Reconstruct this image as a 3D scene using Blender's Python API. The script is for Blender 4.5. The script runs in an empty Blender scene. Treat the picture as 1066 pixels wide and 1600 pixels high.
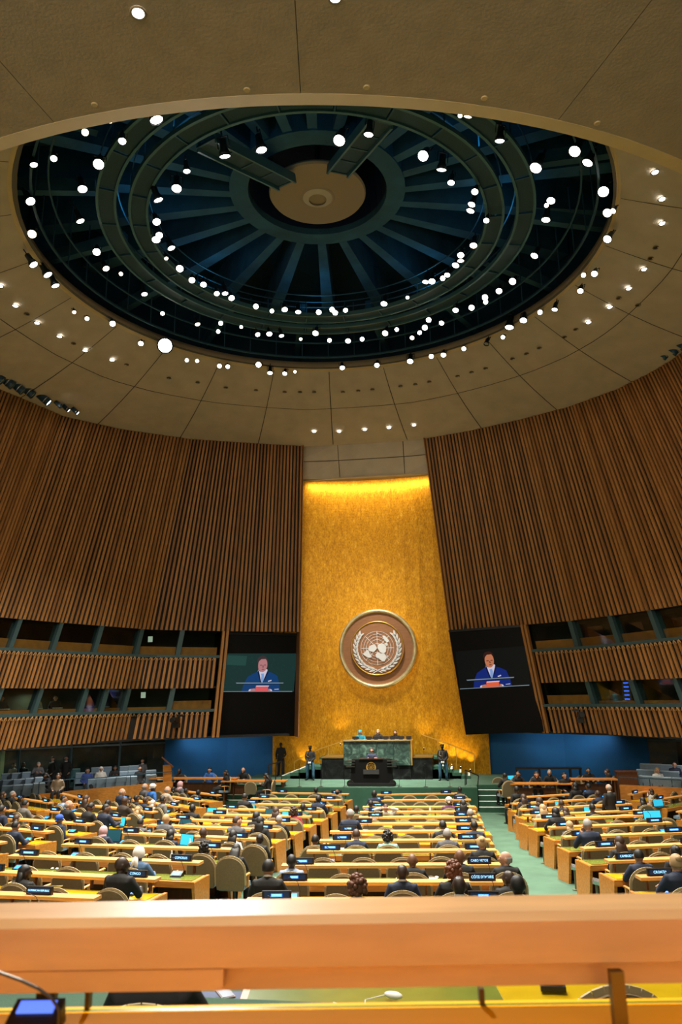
import bpy, bmesh, math, random
from mathutils import Vector, Matrix

# ------------------------------------------------------------------ camera, light, exposure
SC = bpy.context.scene
COL = SC.collection
R = math.radians
EYE = Vector((4.5, 0.0, 4.9))
F, YAW, PITCH, ROLL = 1190.0, 0.15, 0.24, -0.015      # focal length in pixels of the 1066x1600 frame
W, H = 1066, 1600
cy, sy = math.cos(YAW), math.sin(YAW)
FWD = Vector((-sy*math.cos(PITCH), cy*math.cos(PITCH), math.sin(PITCH)))
R0 = Vector((cy, sy, 0.0)); U0 = R0.cross(FWD)
RIGHT = R0*math.cos(ROLL) + U0*math.sin(ROLL)
UP = -R0*math.sin(ROLL) + U0*math.cos(ROLL)
cam = bpy.data.cameras.new('camera'); camo = bpy.data.objects.new('camera', cam); COL.objects.link(camo)
cam.sensor_fit = 'VERTICAL'; cam.sensor_height = 36; cam.sensor_width = 24
cam.lens = 36*F/H; cam.clip_start = .05; cam.clip_end = 200
m = Matrix.Identity(4)
for i in range(3):
    m[i][0], m[i][1], m[i][2], m[i][3] = RIGHT[i], UP[i], -FWD[i], EYE[i]
camo.matrix_world = m
cam.dof.use_dof = True; cam.dof.focus_distance = 26; cam.dof.aperture_fstop = 3.2
SC.camera = camo
wd = bpy.data.worlds.new('hall_ambient'); SC.world = wd; wd.use_nodes = True
wd.node_tree.nodes['Background'].inputs[0].default_value = (1.0, .86, .72, 1)
wd.node_tree.nodes['Background'].inputs[1].default_value = 1.0
SC.view_settings.view_transform = 'Standard'; SC.view_settings.look = 'None'
SC.view_settings.gamma = 1; SC.view_settings.use_curve_mapping = False
SC.view_settings.exposure = 0.0
SC.cycles.max_bounces = 6; SC.cycles.diffuse_bounces = 3; SC.cycles.glossy_bounces = 3
SC.cycles.transmission_bounces = 4; SC.cycles.transparent_max_bounces = 8
SC.cycles.sample_clamp_indirect = 6; SC.cycles.caustics_reflective = False; SC.cycles.caustics_refractive = False

def area(name, loc, target, size, power, col=(1, .93, .82), spread=150, shape='DISK', sy_=None):
    l = bpy.data.lights.new(name, 'AREA'); l.shape = shape; l.size = size
    if sy_: l.size_y = sy_
    l.energy = power; l.color = col; l.spread = R(spread)
    o = bpy.data.objects.new(name, l); COL.objects.link(o); o.location = loc
    o.rotation_euler = (Vector(target)-Vector(loc)).to_track_quat('-Z', 'Y').to_euler()
    return o
# dome floods: the working beams of the ring of spotlights
for k in range(10):
    a = 2*math.pi*(k+.5)/10
    x, y = 8.6*math.sin(a), 25+8.6*math.cos(a)
    area('dome_flood_beam', (x, y, 20.9), (x*.75, 23+(y-25)*.8, 0), .8, 760, (1, .93, .80), 84)
area('key_lamp_beam', (-6.6, 33.0, 20.7), (2, 4, 4), .5, 900, (.95, .97, 1), 70)
for x, y, tx in ((-7, 4, -5), (0, 3, 0), (8, 5, 7)):
    area('soffit_downlight_beam', (x, y, 17.7), (tx, 30, 6), 1.2, 420, (1, .86, .62), 120)
area('added_gallery_desk_fill', (2.5, 6.0, 17.7), (4.2, 1.6, 3.5), .3, 360, (1, .90, .74), 60)  # added unseen fill lamp that brightens the gallery desk
area('stage_beam', (0, 31, 20.6), (0, 39, 1.5), .7, 420, (1, .96, .9), 30)
area('emblem_beam', (0, 33.0, 20.2), (0, 42, 7.5), .9, 75, (1, .97, .92), 30)
# warm strip along the head of the gold wall and footlights at its foot
area('gold_wall_head_strip', (-.3, 41.25, 17.25), (-.3, 42.4, 15.6), 6.6, 120, (1, .80, .42), 120, 'RECTANGLE', .15)
for k in range(8):
    a = k*math.pi/4+.2; area('added_dome_blue_fill', (7.1*math.cos(a), 25+7.1*math.sin(a), 22.2), (6.2*math.cos(a), 25+6.2*math.sin(a), 27), 1.0, 17, (.10, .58, .95), 175)  # added blue uplights that tint the undersides of the ribs

# ------------------------------------------------------------------ pixel -> world helpers (all in metres, floor z = 0)
def ray(x, y): return FWD*F + RIGHT*(x-W/2) + UP*(H/2-y)
def at_z(x, y, z):
    r = ray(x, y); return EYE + r*((z-EYE.z)/r.z)
def at_y(x, y, Y):
    r = ray(x, y); return EYE + r*(Y/r.y)
def at_plane(x, y, p0, n):
    r = ray(x, y); n = Vector(n); return EYE + r*((Vector(p0)-EYE).dot(n)/r.dot(n))
def to_px(P):
    d = Vector(P)-EYE; z = d.dot(FWD); return (W/2+F*d.dot(RIGHT)/z, H/2-F*d.dot(UP)/z)
def lerp(a, b, t): return a+(b-a)*t

# ------------------------------------------------------------------ materials
MATS = {}
def lin(c):
    return tuple(((v/255+.055)/1.055)**2.4 if v > 10 else v/255/12.92 for v in c)
def mat(name, col, rough=.6, metal=0., var=0., vscale=8., bump=0., bscale=60., stretch=(1, 1, 1), emit=0., coat=0., spec=.5, col2=None):
    if name in MATS: return MATS[name]
    M = bpy.data.materials.new(name); M.use_nodes = True; nt = M.node_tree; b = nt.nodes['Principled BSDF']
    b.inputs['Base Color'].default_value = (*col, 1); b.inputs['Roughness'].default_value = rough
    b.inputs['Metallic'].default_value = metal; b.inputs['Specular IOR Level'].default_value = spec
    if coat: b.inputs['Coat Weight'].default_value = coat; b.inputs['Coat Roughness'].default_value = .15
    M.diffuse_color = (*col, 1)
    if emit:
        b.inputs['Emission Color'].default_value = (*col, 1); b.inputs['Emission Strength'].default_value = emit
    if var or bump:
        tc = nt.nodes.new('ShaderNodeTexCoord'); mp = nt.nodes.new('ShaderNodeMapping'); mp.inputs['Scale'].default_value = stretch
        nt.links.new(tc.outputs['Object'], mp.inputs[0])
        if var:
            n = nt.nodes.new('ShaderNodeTexNoise'); n.inputs['Scale'].default_value = vscale; n.inputs['Detail'].default_value = 5
            rp = nt.nodes.new('ShaderNodeValToRGB')
            c2 = col2 or tuple(v*(1-var) for v in col)
            rp.color_ramp.elements[0].color = (*c2, 1); rp.color_ramp.elements[0].position = .3
            rp.color_ramp.elements[1].color = (*[min(1, v*(1+var*.5)) for v in col], 1); rp.color_ramp.elements[1].position = .7
            nt.links.new(mp.outputs[0], n.inputs['Vector']); nt.links.new(n.outputs[0], rp.inputs[0]); nt.links.new(rp.outputs[0], b.inputs['Base Color'])
        if bump:
            n2 = nt.nodes.new('ShaderNodeTexNoise'); n2.inputs['Scale'].default_value = bscale; n2.inputs['Detail'].default_value = 3
            bp = nt.nodes.new('ShaderNodeBump'); bp.inputs['Strength'].default_value = bump; bp.inputs['Distance'].default_value = .02
            nt.links.new(mp.outputs[0], n2.inputs['Vector']); nt.links.new(n2.outputs[0], bp.inputs['Height']); nt.links.new(bp.outputs[0], b.inputs['Normal'])
    if emit: M.cycles.emission_sampling = 'NONE'
    MATS[name] = M
    return M
wood = mat('maple_wood', lin((214, 138, 56)), .38, var=.25, vscale=3, stretch=(1, 8, 8), coat=.2)
woodl = mat('pale_maple_ledge', lin((226, 164, 92)), .42, var=.18, vscale=3, stretch=(1, 10, 8))
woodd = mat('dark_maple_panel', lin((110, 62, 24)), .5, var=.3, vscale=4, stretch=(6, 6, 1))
slatA = mat('oak_slat', lin((170, 118, 64)), .5, var=.2, vscale=2.0, stretch=(3, 3, .4))
slatB = mat('oak_slat_darker', lin((150, 102, 54)), .5, var=.2, vscale=2.0, stretch=(3, 3, .4))
backing = mat('black_felt_backing', (.012, .009, .007), .9)
plaster = mat('beige_acoustic_plaster', lin((182, 168, 148)), .85, var=.10, vscale=1.2, bump=.25, bscale=30)
plasterl = mat('pale_rim_lit_lip_plaster', lin((196, 172, 130)), .8, var=.06, vscale=2)  # pale rim plaster; on the soffit lip it paints in dome light
jointm = mat('joint_backing', (.10, .088, .07), .95)  # dark backing seen through the gaps between panels
carpet = mat('green_carpet', lin((74, 106, 86)), .95, var=.22, vscale=1.6, bump=.4, bscale=120)
carpetd = mat('deep_green_carpet', lin((44, 84, 64)), .95, var=.2, vscale=2)
navy = mat('dome_void_blue', (.010, .040, .062), .8, var=.3, vscale=.7)
steel = mat('blue_grey_steel', (.028, .09, .14), .55, metal=.2, var=.2, vscale=2)
ribm = mat('dome_rib_concrete', (.022, .085, .13), .85, var=.35, vscale=1.2)
lampb = mat('black_lamp_housing', (.02, .03, .04), .4, metal=.5)
lampbl = mat('blue_lamp_housing', (.03, .07, .11), .4, metal=.4)
lens = mat('lit_lamp_lens', (1, .97, .9), .3, emit=14)
lensw = mat('warm_lamp_lens', (1, .82, .62), .3, emit=9)
lensoff = mat('unlit_lamp_lens', (.25, .22, .17), .3)
teal = mat('teal_painted_metal', lin((58, 84, 90)), .5, metal=.1)
black = mat('black_plastic', (.008, .008, .009), .35)
blackm = mat('matt_black_panel', (.006, .006, .006), .7)
fabric = mat('beige_chair_fabric', lin((132, 116, 88)), .85, var=.12, vscale=30, bump=.3, bscale=200)
piping = mat('chair_edge_trim', lin((190, 172, 132)), .6)
seatf = mat('blue_grey_seat_fabric', lin((128, 150, 168)), .85, var=.12, vscale=20)
seatd = mat('slate_seat_shell', lin((74, 90, 98)), .7)
goldm = mat('gold_trim', lin((222, 178, 84)), .3, metal=.8)
silver = mat('silver_relief', lin((228, 228, 224)), .45, metal=.0)
bluewall = mat('blue_stage_wall', lin((10, 84, 132)), .8, var=.25, vscale=.5)
paper = mat('white_paper', (.8, .8, .77), .7)
chrome = mat('brushed_chrome', (.7, .7, .7), .25, metal=.9)
white = mat('white_stair_nosing', lin((225, 232, 220)), .6)

def marble(name, base, vein, sc, rough):
    M = mat(name, base, rough); nt = M.node_tree; b = nt.nodes['Principled BSDF']
    tc = nt.nodes.new('ShaderNodeTexCoord'); n = nt.nodes.new('ShaderNodeTexNoise'); n.inputs['Scale'].default_value = sc; n.inputs['Detail'].default_value = 9; n.inputs['Distortion'].default_value = 1.6
    r = nt.nodes.new('ShaderNodeValToRGB'); e = r.color_ramp.elements
    e[0].position = .42; e[0].color = (*base, 1); e[1].position = .72; e[1].color = (*vein, 1)
    x = r.color_ramp.elements.new(.56); x.color = (*[lerp(a, c, .25) for a, c in zip(base, vein)], 1)
    nt.links.new(tc.outputs['Object'], n.inputs['Vector']); nt.links.new(n.outputs[0], r.inputs[0]); nt.links.new(r.outputs[0], b.inputs['Base Color'])
    return M
gmarble = marble('green_marble', lin((24, 44, 38)), lin((98, 126, 110)), 3.0, .35)
bmarble = marble('black_marble', (.002, .0024, .0024), (.02, .024, .022), 2.2, .55); bmarble.node_tree.nodes['Principled BSDF'].inputs['Specular IOR Level'].default_value = .15

def gold_wall_mat():
    M = mat('gold_leaf_tiles', lin((206, 146, 30)), .36, metal=.6); nt = M.node_tree; b = nt.nodes['Principled BSDF']
    tc = nt.nodes.new('ShaderNodeTexCoord')
    mp = nt.nodes.new('ShaderNodeMapping'); mp.inputs['Scale'].default_value = (5, 1, 2.2); nt.links.new(tc.outputs['Object'], mp.inputs[0])
    n = nt.nodes.new('ShaderNodeTexNoise'); n.inputs['Scale'].default_value = 1.1; n.inputs['Detail'].default_value = 8; n.inputs['Roughness'].default_value = .7
    r = nt.nodes.new('ShaderNodeValToRGB'); e = r.color_ramp.elements
    e[0].position = .26; e[0].color = (*lin((176, 118, 8)), 1); e[1].position = .82; e[1].color = (*lin((240, 190, 78)), 1); e2_ = e.new(.56); e2_.color = (*lin((206, 148, 22)), 1)
    mp2 = nt.nodes.new('ShaderNodeMapping'); mp2.inputs['Scale'].default_value = (13, 1, 6); nt.links.new(tc.outputs['Object'], mp2.inputs[0])
    n2 = nt.nodes.new('ShaderNodeTexNoise'); n2.inputs['Scale'].default_value = 1.5; n2.inputs['Detail'].default_value = 4
    mx = nt.nodes.new('ShaderNodeMixRGB'); mx.blend_type = 'OVERLAY'; mx.inputs[0].default_value = .75
    nt.links.new(mp.outputs[0], n.inputs['Vector']); nt.links.new(n.outputs[0], r.inputs[0]); nt.links.new(mp2.outputs[0], n2.inputs['Vector'])
    nt.links.new(r.outputs[0], mx.inputs[1]); nt.links.new(n2.outputs[0], mx.inputs[2]); nt.links.new(mx.outputs[0], b.inputs['Base Color'])
    # fine grid of small tiles as relief
    br = nt.nodes.new('ShaderNodeTexBrick'); br.offset = 0; br.inputs['Scale'].default_value = 1; br.inputs['Brick Width'].default_value = .16; br.inputs['Row Height'].default_value = .16
    br.inputs['Mortar Size'].default_value = .012; br.inputs['Color1'].default_value = (.8, .8, .8, 1); br.inputs['Color2'].default_value = (1, 1, 1, 1); br.inputs['Mortar'].default_value = (0, 0, 0, 1)
    mp3 = nt.nodes.new('ShaderNodeMapping'); mp3.inputs['Rotation'].default_value = (R(90), 0, 0); nt.links.new(tc.outputs['Object'], mp3.inputs[0]); nt.links.new(mp3.outputs[0], br.inputs['Vector'])
    bp = nt.nodes.new('ShaderNodeBump'); bp.inputs['Strength'].default_value = .35; bp.inputs['Distance'].default_value = .02
    nt.links.new(br.outputs['Color'], bp.inputs['Height'])
    bp2 = nt.nodes.new('ShaderNodeBump'); bp2.inputs['Strength'].default_value = .10; bp2.inputs['Distance'].default_value = .05
    nt.links.new(n.outputs[0], bp2.inputs['Height']); nt.links.new(bp.outputs[0], bp2.inputs['Normal']); nt.links.new(bp2.outputs[0], b.inputs['Normal'])
    return M
goldwall = gold_wall_mat()

def glass_mat():
    M = bpy.data.materials.new('window_glass'); M.use_nodes = True; nt = M.node_tree; nt.nodes.clear()
    o = nt.nodes.new('ShaderNodeOutputMaterial'); mx = nt.nodes.new('ShaderNodeMixShader'); t = nt.nodes.new('ShaderNodeBsdfTransparent'); g = nt.nodes.new('ShaderNodeBsdfGlossy')
    t.inputs[0].default_value = (.8, .9, .86, 1); g.inputs['Roughness'].default_value = .05; fr = nt.nodes.new('ShaderNodeFresnel'); fr.inputs[0].default_value = 1.5
    ml = nt.nodes.new('ShaderNodeMath'); ml.operation = 'MULTIPLY'; ml.inputs[1].default_value = .35; nt.links.new(fr.outputs[0], ml.inputs[0]); nt.links.new(ml.outputs[0], mx.inputs[0]); nt.links.new(t.outputs[0], mx.inputs[1]); nt.links.new(g.outputs[0], mx.inputs[2]); nt.links.new(mx.outputs[0], o.inputs[0])
    return M
glass = glass_mat()
padm = mat('green_leather_desk_pad', lin((120, 132, 50)), .22, coat=.5, var=.1, vscale=6)
padsheen = mat('desk_pad_painted_gold_sheen', lin((214, 178, 20)), .22, coat=.5, var=.1, vscale=6)  # gold wall's reflection painted in as the pad's yellow colour
bluelit = mat('blue_lit_display', (.02, .22, .75), .4, emit=1.6)
bluetxt = mat('pale_blue_display_text', (.30, .68, 1.0), .4, emit=1.6)
cyanlit = mat('cyan_laptop_screen', (.03, .42, .62), .4, emit=1.0)

# ------------------------------------------------------------------ mesh helpers
class MB:
    def __init__(s): s.v = []; s.f = []; s.m = []
    def add(s, vs, fs, mi=0):
        n = len(s.v); s.v += [tuple(v) for v in vs]; s.f += [tuple(n+i for i in f) for f in fs]; s.m += [mi]*len(fs); return s
    def box(s, c, d, mi=0, rz=0, mtx=None):
        x, y, z = [v/2 for v in d]; P = [Vector((a*x, b*y, e*z)) for e in (-1, 1) for b in (-1, 1) for a in (-1, 1)]
        if rz: P = [Matrix.Rotation(rz, 3, 'Z') @ p for p in P]
        if mtx: P = [mtx @ (p+Vector(c)) for p in P]
        else: P = [p+Vector(c) for p in P]
        return s.add(P, [(0, 2, 3, 1), (4, 5, 7, 6), (0, 1, 5, 4), (2, 6, 7, 3), (0, 4, 6, 2), (1, 3, 7, 5)], mi)
    def hexa(s, P, mi=0):   # 8 corners, bottom loop then top loop
        return s.add(P, [(3, 2, 1, 0), (4, 5, 6, 7), (0, 1, 5, 4), (1, 2, 6, 5), (2, 3, 7, 6), (3, 0, 4, 7)], mi)
    def bar(s, a, b, w, h=None, mi=0, up=(0, 0, 1)):
        a, b = Vector(a), Vector(b); t = (b-a).normalized(); u = Vector(up)
        if abs(t.dot(u)) > .98: u = Vector((1, 0, 0))
        x = t.cross(u).normalized(); z = x.cross(t); h = h or w; x = x*w/2; z = z*h/2
        return s.hexa([a-x-z, a+x-z, a+x+z, a-x+z, b-x-z, b+x-z, b+x+z, b-x+z], mi)
    def tube(s, pts, rad, n=10, mi=0, cap=True):
        pts = [Vector(p) for p in pts]; rings = []; prevx = None
        for i, p in enumerate(pts):
            t = (pts[min(i+1, len(pts)-1)]-pts[max(i-1, 0)]).normalized()
            if prevx is None:
                x = Vector((1, 0, 0)) - t*t.x
                if x.length < .3: x = Vector((0, 1, 0)) - t*t.y
            else: x = prevx - t*prevx.dot(t)
            x.normalize(); prevx = x; y = t.cross(x)
            r = rad[i] if isinstance(rad, (list, tuple)) else rad
            rx, ry = r if isinstance(r, (list, tuple)) else (r, r)
            rings.append([p + x*rx*math.cos(2*math.pi*k/n) + y*ry*math.sin(2*math.pi*k/n) for k in range(n)])
        V = [v for r_ in rings for v in r_]; Fc = []
        for i in range(len(rings)-1):
            for k in range(n): Fc.append((i*n+k, i*n+(k+1) % n, (i+1)*n+(k+1) % n, (i+1)*n+k))
        if cap: Fc.append(tuple(range(n-1, -1, -1))); Fc.append(tuple((len(rings)-1)*n+k for k in range(n)))
        return s.add(V, Fc, mi)
    def lathe(s, prof, n=16, mi=0, c=(0, 0, 0), mtx=None, cap=True):
        V = []; Fc = []
        for r, z in prof:
            for k in range(n):
                a = 2*math.pi*k/n; p = Vector((r*math.cos(a), r*math.sin(a), z))
                V.append((mtx @ p if mtx else p)+Vector(c))
        for i in range(len(prof)-1):
            for k in range(n): Fc.append((i*n+k, i*n+(k+1) % n, (i+1)*n+(k+1) % n, (i+1)*n+k))
        if cap:
            if prof[0][0] > 1e-4: Fc.append(tuple(range(n-1, -1, -1)))
            if prof[-1][0] > 1e-4: Fc.append(tuple((len(prof)-1)*n+k for k in range(n)))
        return s.add(V, Fc, mi)
    def ell(s, c, r, n=16, m_=10, mi=0, fn=None, mtx=None):
        V = []; Fc = []
        for i in range(m_+1):
            th = math.pi*i/m_
            for k in range(n):
                a = 2*math.pi*k/n; d = Vector((math.sin(th)*math.cos(a), math.sin(th)*math.sin(a), math.cos(th)))
                p = Vector((d.x*r[0], d.y*r[1], d.z*r[2]))
                if fn: p = fn(d, p)
                if mtx: p = mtx @ p
                V.append(p+Vector(c))
        for i in range(m_):
            for k in range(n): Fc.append((i*n+k, (i+1)*n+k, (i+1)*n+(k+1) % n, i*n+(k+1) % n))
        return s.add(V, Fc, mi)
    def prism(s, poly, o, ux, uy, d, mi=0):   # polygon (2D) in plane o,ux,uy extruded by vector d
        o, ux, uy, d = Vector(o), Vector(ux), Vector(uy), Vector(d); n = len(poly)
        A = [o+ux*p[0]+uy*p[1] for p in poly]; B = [a+d for a in A]
        return s.add(A+B, [tuple(range(n-1, -1, -1)), tuple(range(n, 2*n))]+[(i, (i+1) % n, n+(i+1) % n, n+i) for i in range(n)], mi)
    def mesh(s, name, mats, smooth=False):
        me = bpy.data.meshes.new(name); me.from_pydata(s.v, [], s.f)
        for M in (mats if isinstance(mats, (list, tuple)) else [mats]): me.materials.append(M)
        if any(s.m): me.polygons.foreach_set('material_index', s.m)
        if smooth: me.polygons.foreach_set('use_smooth', [True]*len(s.f))
        me.validate(); me.update(); return me
    def build(s, name, mats, parent=None, smooth=False):
        return link(name, s.mesh(name, mats, smooth), parent)
def link(name, data, parent=None, mtx=None):
    o = bpy.data.objects.new(name, data); COL.objects.link(o)
    if parent is not None: o.parent = parent
    if mtx is not None: o.matrix_local = mtx
    return o
def empty(name, loc=(0, 0, 0), rz=0):
    o = bpy.data.objects.new(name, None); COL.objects.link(o); o.location = loc; o.rotation_euler = (0, 0, rz); o.empty_display_size = .2; return o
LABELS = {}
def tag(o, label, cat, group=None):
    if label in LABELS:
        LABELS[label] += 1; print('DUPLICATE LABEL', label)
    LABELS[label] = 1
    o['label'] = label; o['category'] = cat
    if group: o['group'] = group
    return o
def struct(o): o['kind'] = 'structure'; return o
def stuff(o): o['kind'] = 'stuff'; return o
ORD = ['first', 'second', 'third', 'fourth', 'fifth', 'sixth', 'seventh', 'eighth', 'ninth', 'tenth', 'eleventh', 'twelfth', 'thirteenth', 'fourteenth', 'fifteenth', 'sixteenth', 'seventeenth', 'eighteenth', 'nineteenth', 'twentieth']
def ordn(i):
    if i < 20: return ORD[i]
    t = ['', '', 'twenty', 'thirty', 'forty', 'fifty', 'sixty', 'seventy', 'eighty', 'ninety'][(i+1)//10]
    u = (i+1) % 10
    return t+'-'+ORD[u-1] if u else t.replace('ty', 'tieth')

# ------------------------------------------------------------------ hall curve: slatted side walls (top edge z=ZT, lower edge z=ZB)
ZT, ZB = 19.15, 8.4
def curve(pairs, yb, rear):
    out = [(at_z(xt, yt, ZT), at_z(xb, yb(xb), ZB)) for xt, yt, xb in pairs]
    return out + [(Vector((*a, ZT)), Vector((*b, ZB))) for a, b in rear]
def interp(xs, ys):
    def f(x):
        if x <= xs[0]: return ys[0]
        for i in range(len(xs)-1):
            if x <= xs[i+1]: return lerp(ys[i], ys[i+1], (x-xs[i])/(xs[i+1]-xs[i]))
        return ys[-1]
    return f
CL = curve([(474, 697, 469), (400, 693, 378), (326, 688, 275), (298, 686, 235), (190, 671, 100), (100, 651, -10), (37, 624, -88), (0, 609, -128)],
           interp([-130, 0, 118, 236, 348, 474], [950, 965, 975, 984, 986.5, 987.5]),
           [((-16.9, 24), (-16.2, 19)), ((-17.2, 12), (-16.6, 8)), ((-17.2, -6), (-16.6, -9))])
CR = curve([(664, 685.5, 704), (736, 673, 796), (812, 656, 892), (888, 636, 992), (965, 608.6, 1102), (1022, 580, 1190), (1056, 559, 1242)],
           interp([704, 829, 886, 961, 1014, 1066, 1250], [985, 976, 971, 962, 954, 946, 915]),
           [((15.9, 27.5), (16.9, 22)), ((17.2, 12), (17.2, 8)), ((17.2, -6), (17.2, -9))])
def arc(Cv):
    s = [0.]
    for i in range(len(Cv)-1): s.append(s[-1]+(Cv[i+1][0]-Cv[i][0]).length)
    return s
SLn, SRn = arc(CL), arc(CR)
def spt(side, s, z, off=0.):
    """point on the leaning wall: side -1/+1, arc length s along the top edge, height z, off = metres outwards"""
    Cv, S = (CL, SLn) if side < 0 else (CR, SRn)
    s = max(0, min(s, S[-1]-1e-4)); i = 0
    while i < len(S)-2 and s > S[i+1]: i += 1
    t = (s-S[i])/(S[i+1]-S[i])
    a = Cv[i][0].lerp(Cv[i+1][0], t); b = Cv[i][1].lerp(Cv[i+1][1], t)
    P = b.lerp(a, (z-ZB)/(ZT-ZB))
    if off:
        d = (Cv[i+1][0]-Cv[i][0])+(Cv[i+1][1]-Cv[i][1]); n = Vector((d.y, -d.x, 0)).normalized()
        if n.y < 0 and abs(n.x) < .9: n = -n
        if n.x*side < 0 and abs(n.x) > .3: n = -n
        P = P+n*off
    return P
def find_s(side, px, py, z):
    best = None
    for k in range(0, 700):
        s = k*.04; q = to_px(spt(side, s, z)); e = abs(q[0]-px)
        if best is None or e < best[0]: best = (e, s)
    return best[1]

def wall_sheet(name, side, s0, s1, z0, z1, off, th, material, step=.8, parent=None):
    b = MB(); n = max(1, int((s1-s0)/step))
    for k in range(n):
        a, c = lerp(s0, s1, k/n), lerp(s0, s1, (k+1)/n)
        b.hexa([spt(side, a, z0, off), spt(side, c, z0, off), spt(side, c, z0, off+th), spt(side, a, z0, off+th),
                spt(side, a, z1, off), spt(side, c, z1, off), spt(side, c, z1, off+th), spt(side, a, z1, off+th)])
    return b.build(name, material, parent)
def slats(parent, side, s0, s1, z0, z1, period, w, depth, rng, off=0., zig=False):
    n = int((s1-s0)/period)
    for k in range(n):
        s = s0+(k+.5)*period; ww = w*rng.uniform(.86, 1.1)/2; d = depth*rng.uniform(.85, 1.1)
        ztop = z1 - (rng.uniform(0, .03)); o_ = off+rng.uniform(-.012, .012)
        b = MB().hexa([spt(side, s-ww, z0, o_-d), spt(side, s+ww, z0, o_-d), spt(side, s+ww, z0, o_), spt(side, s-ww, z0, o_),
                       spt(side, s-ww, ztop, o_-d), spt(side, s+ww, ztop, o_-d), spt(side, s+ww, ztop, o_), spt(side, s-ww, ztop, o_)])
        b.build('slat', slatA if (k*7919) % 5 < 3 else slatB, parent)
rng = random.Random(4)
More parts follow.
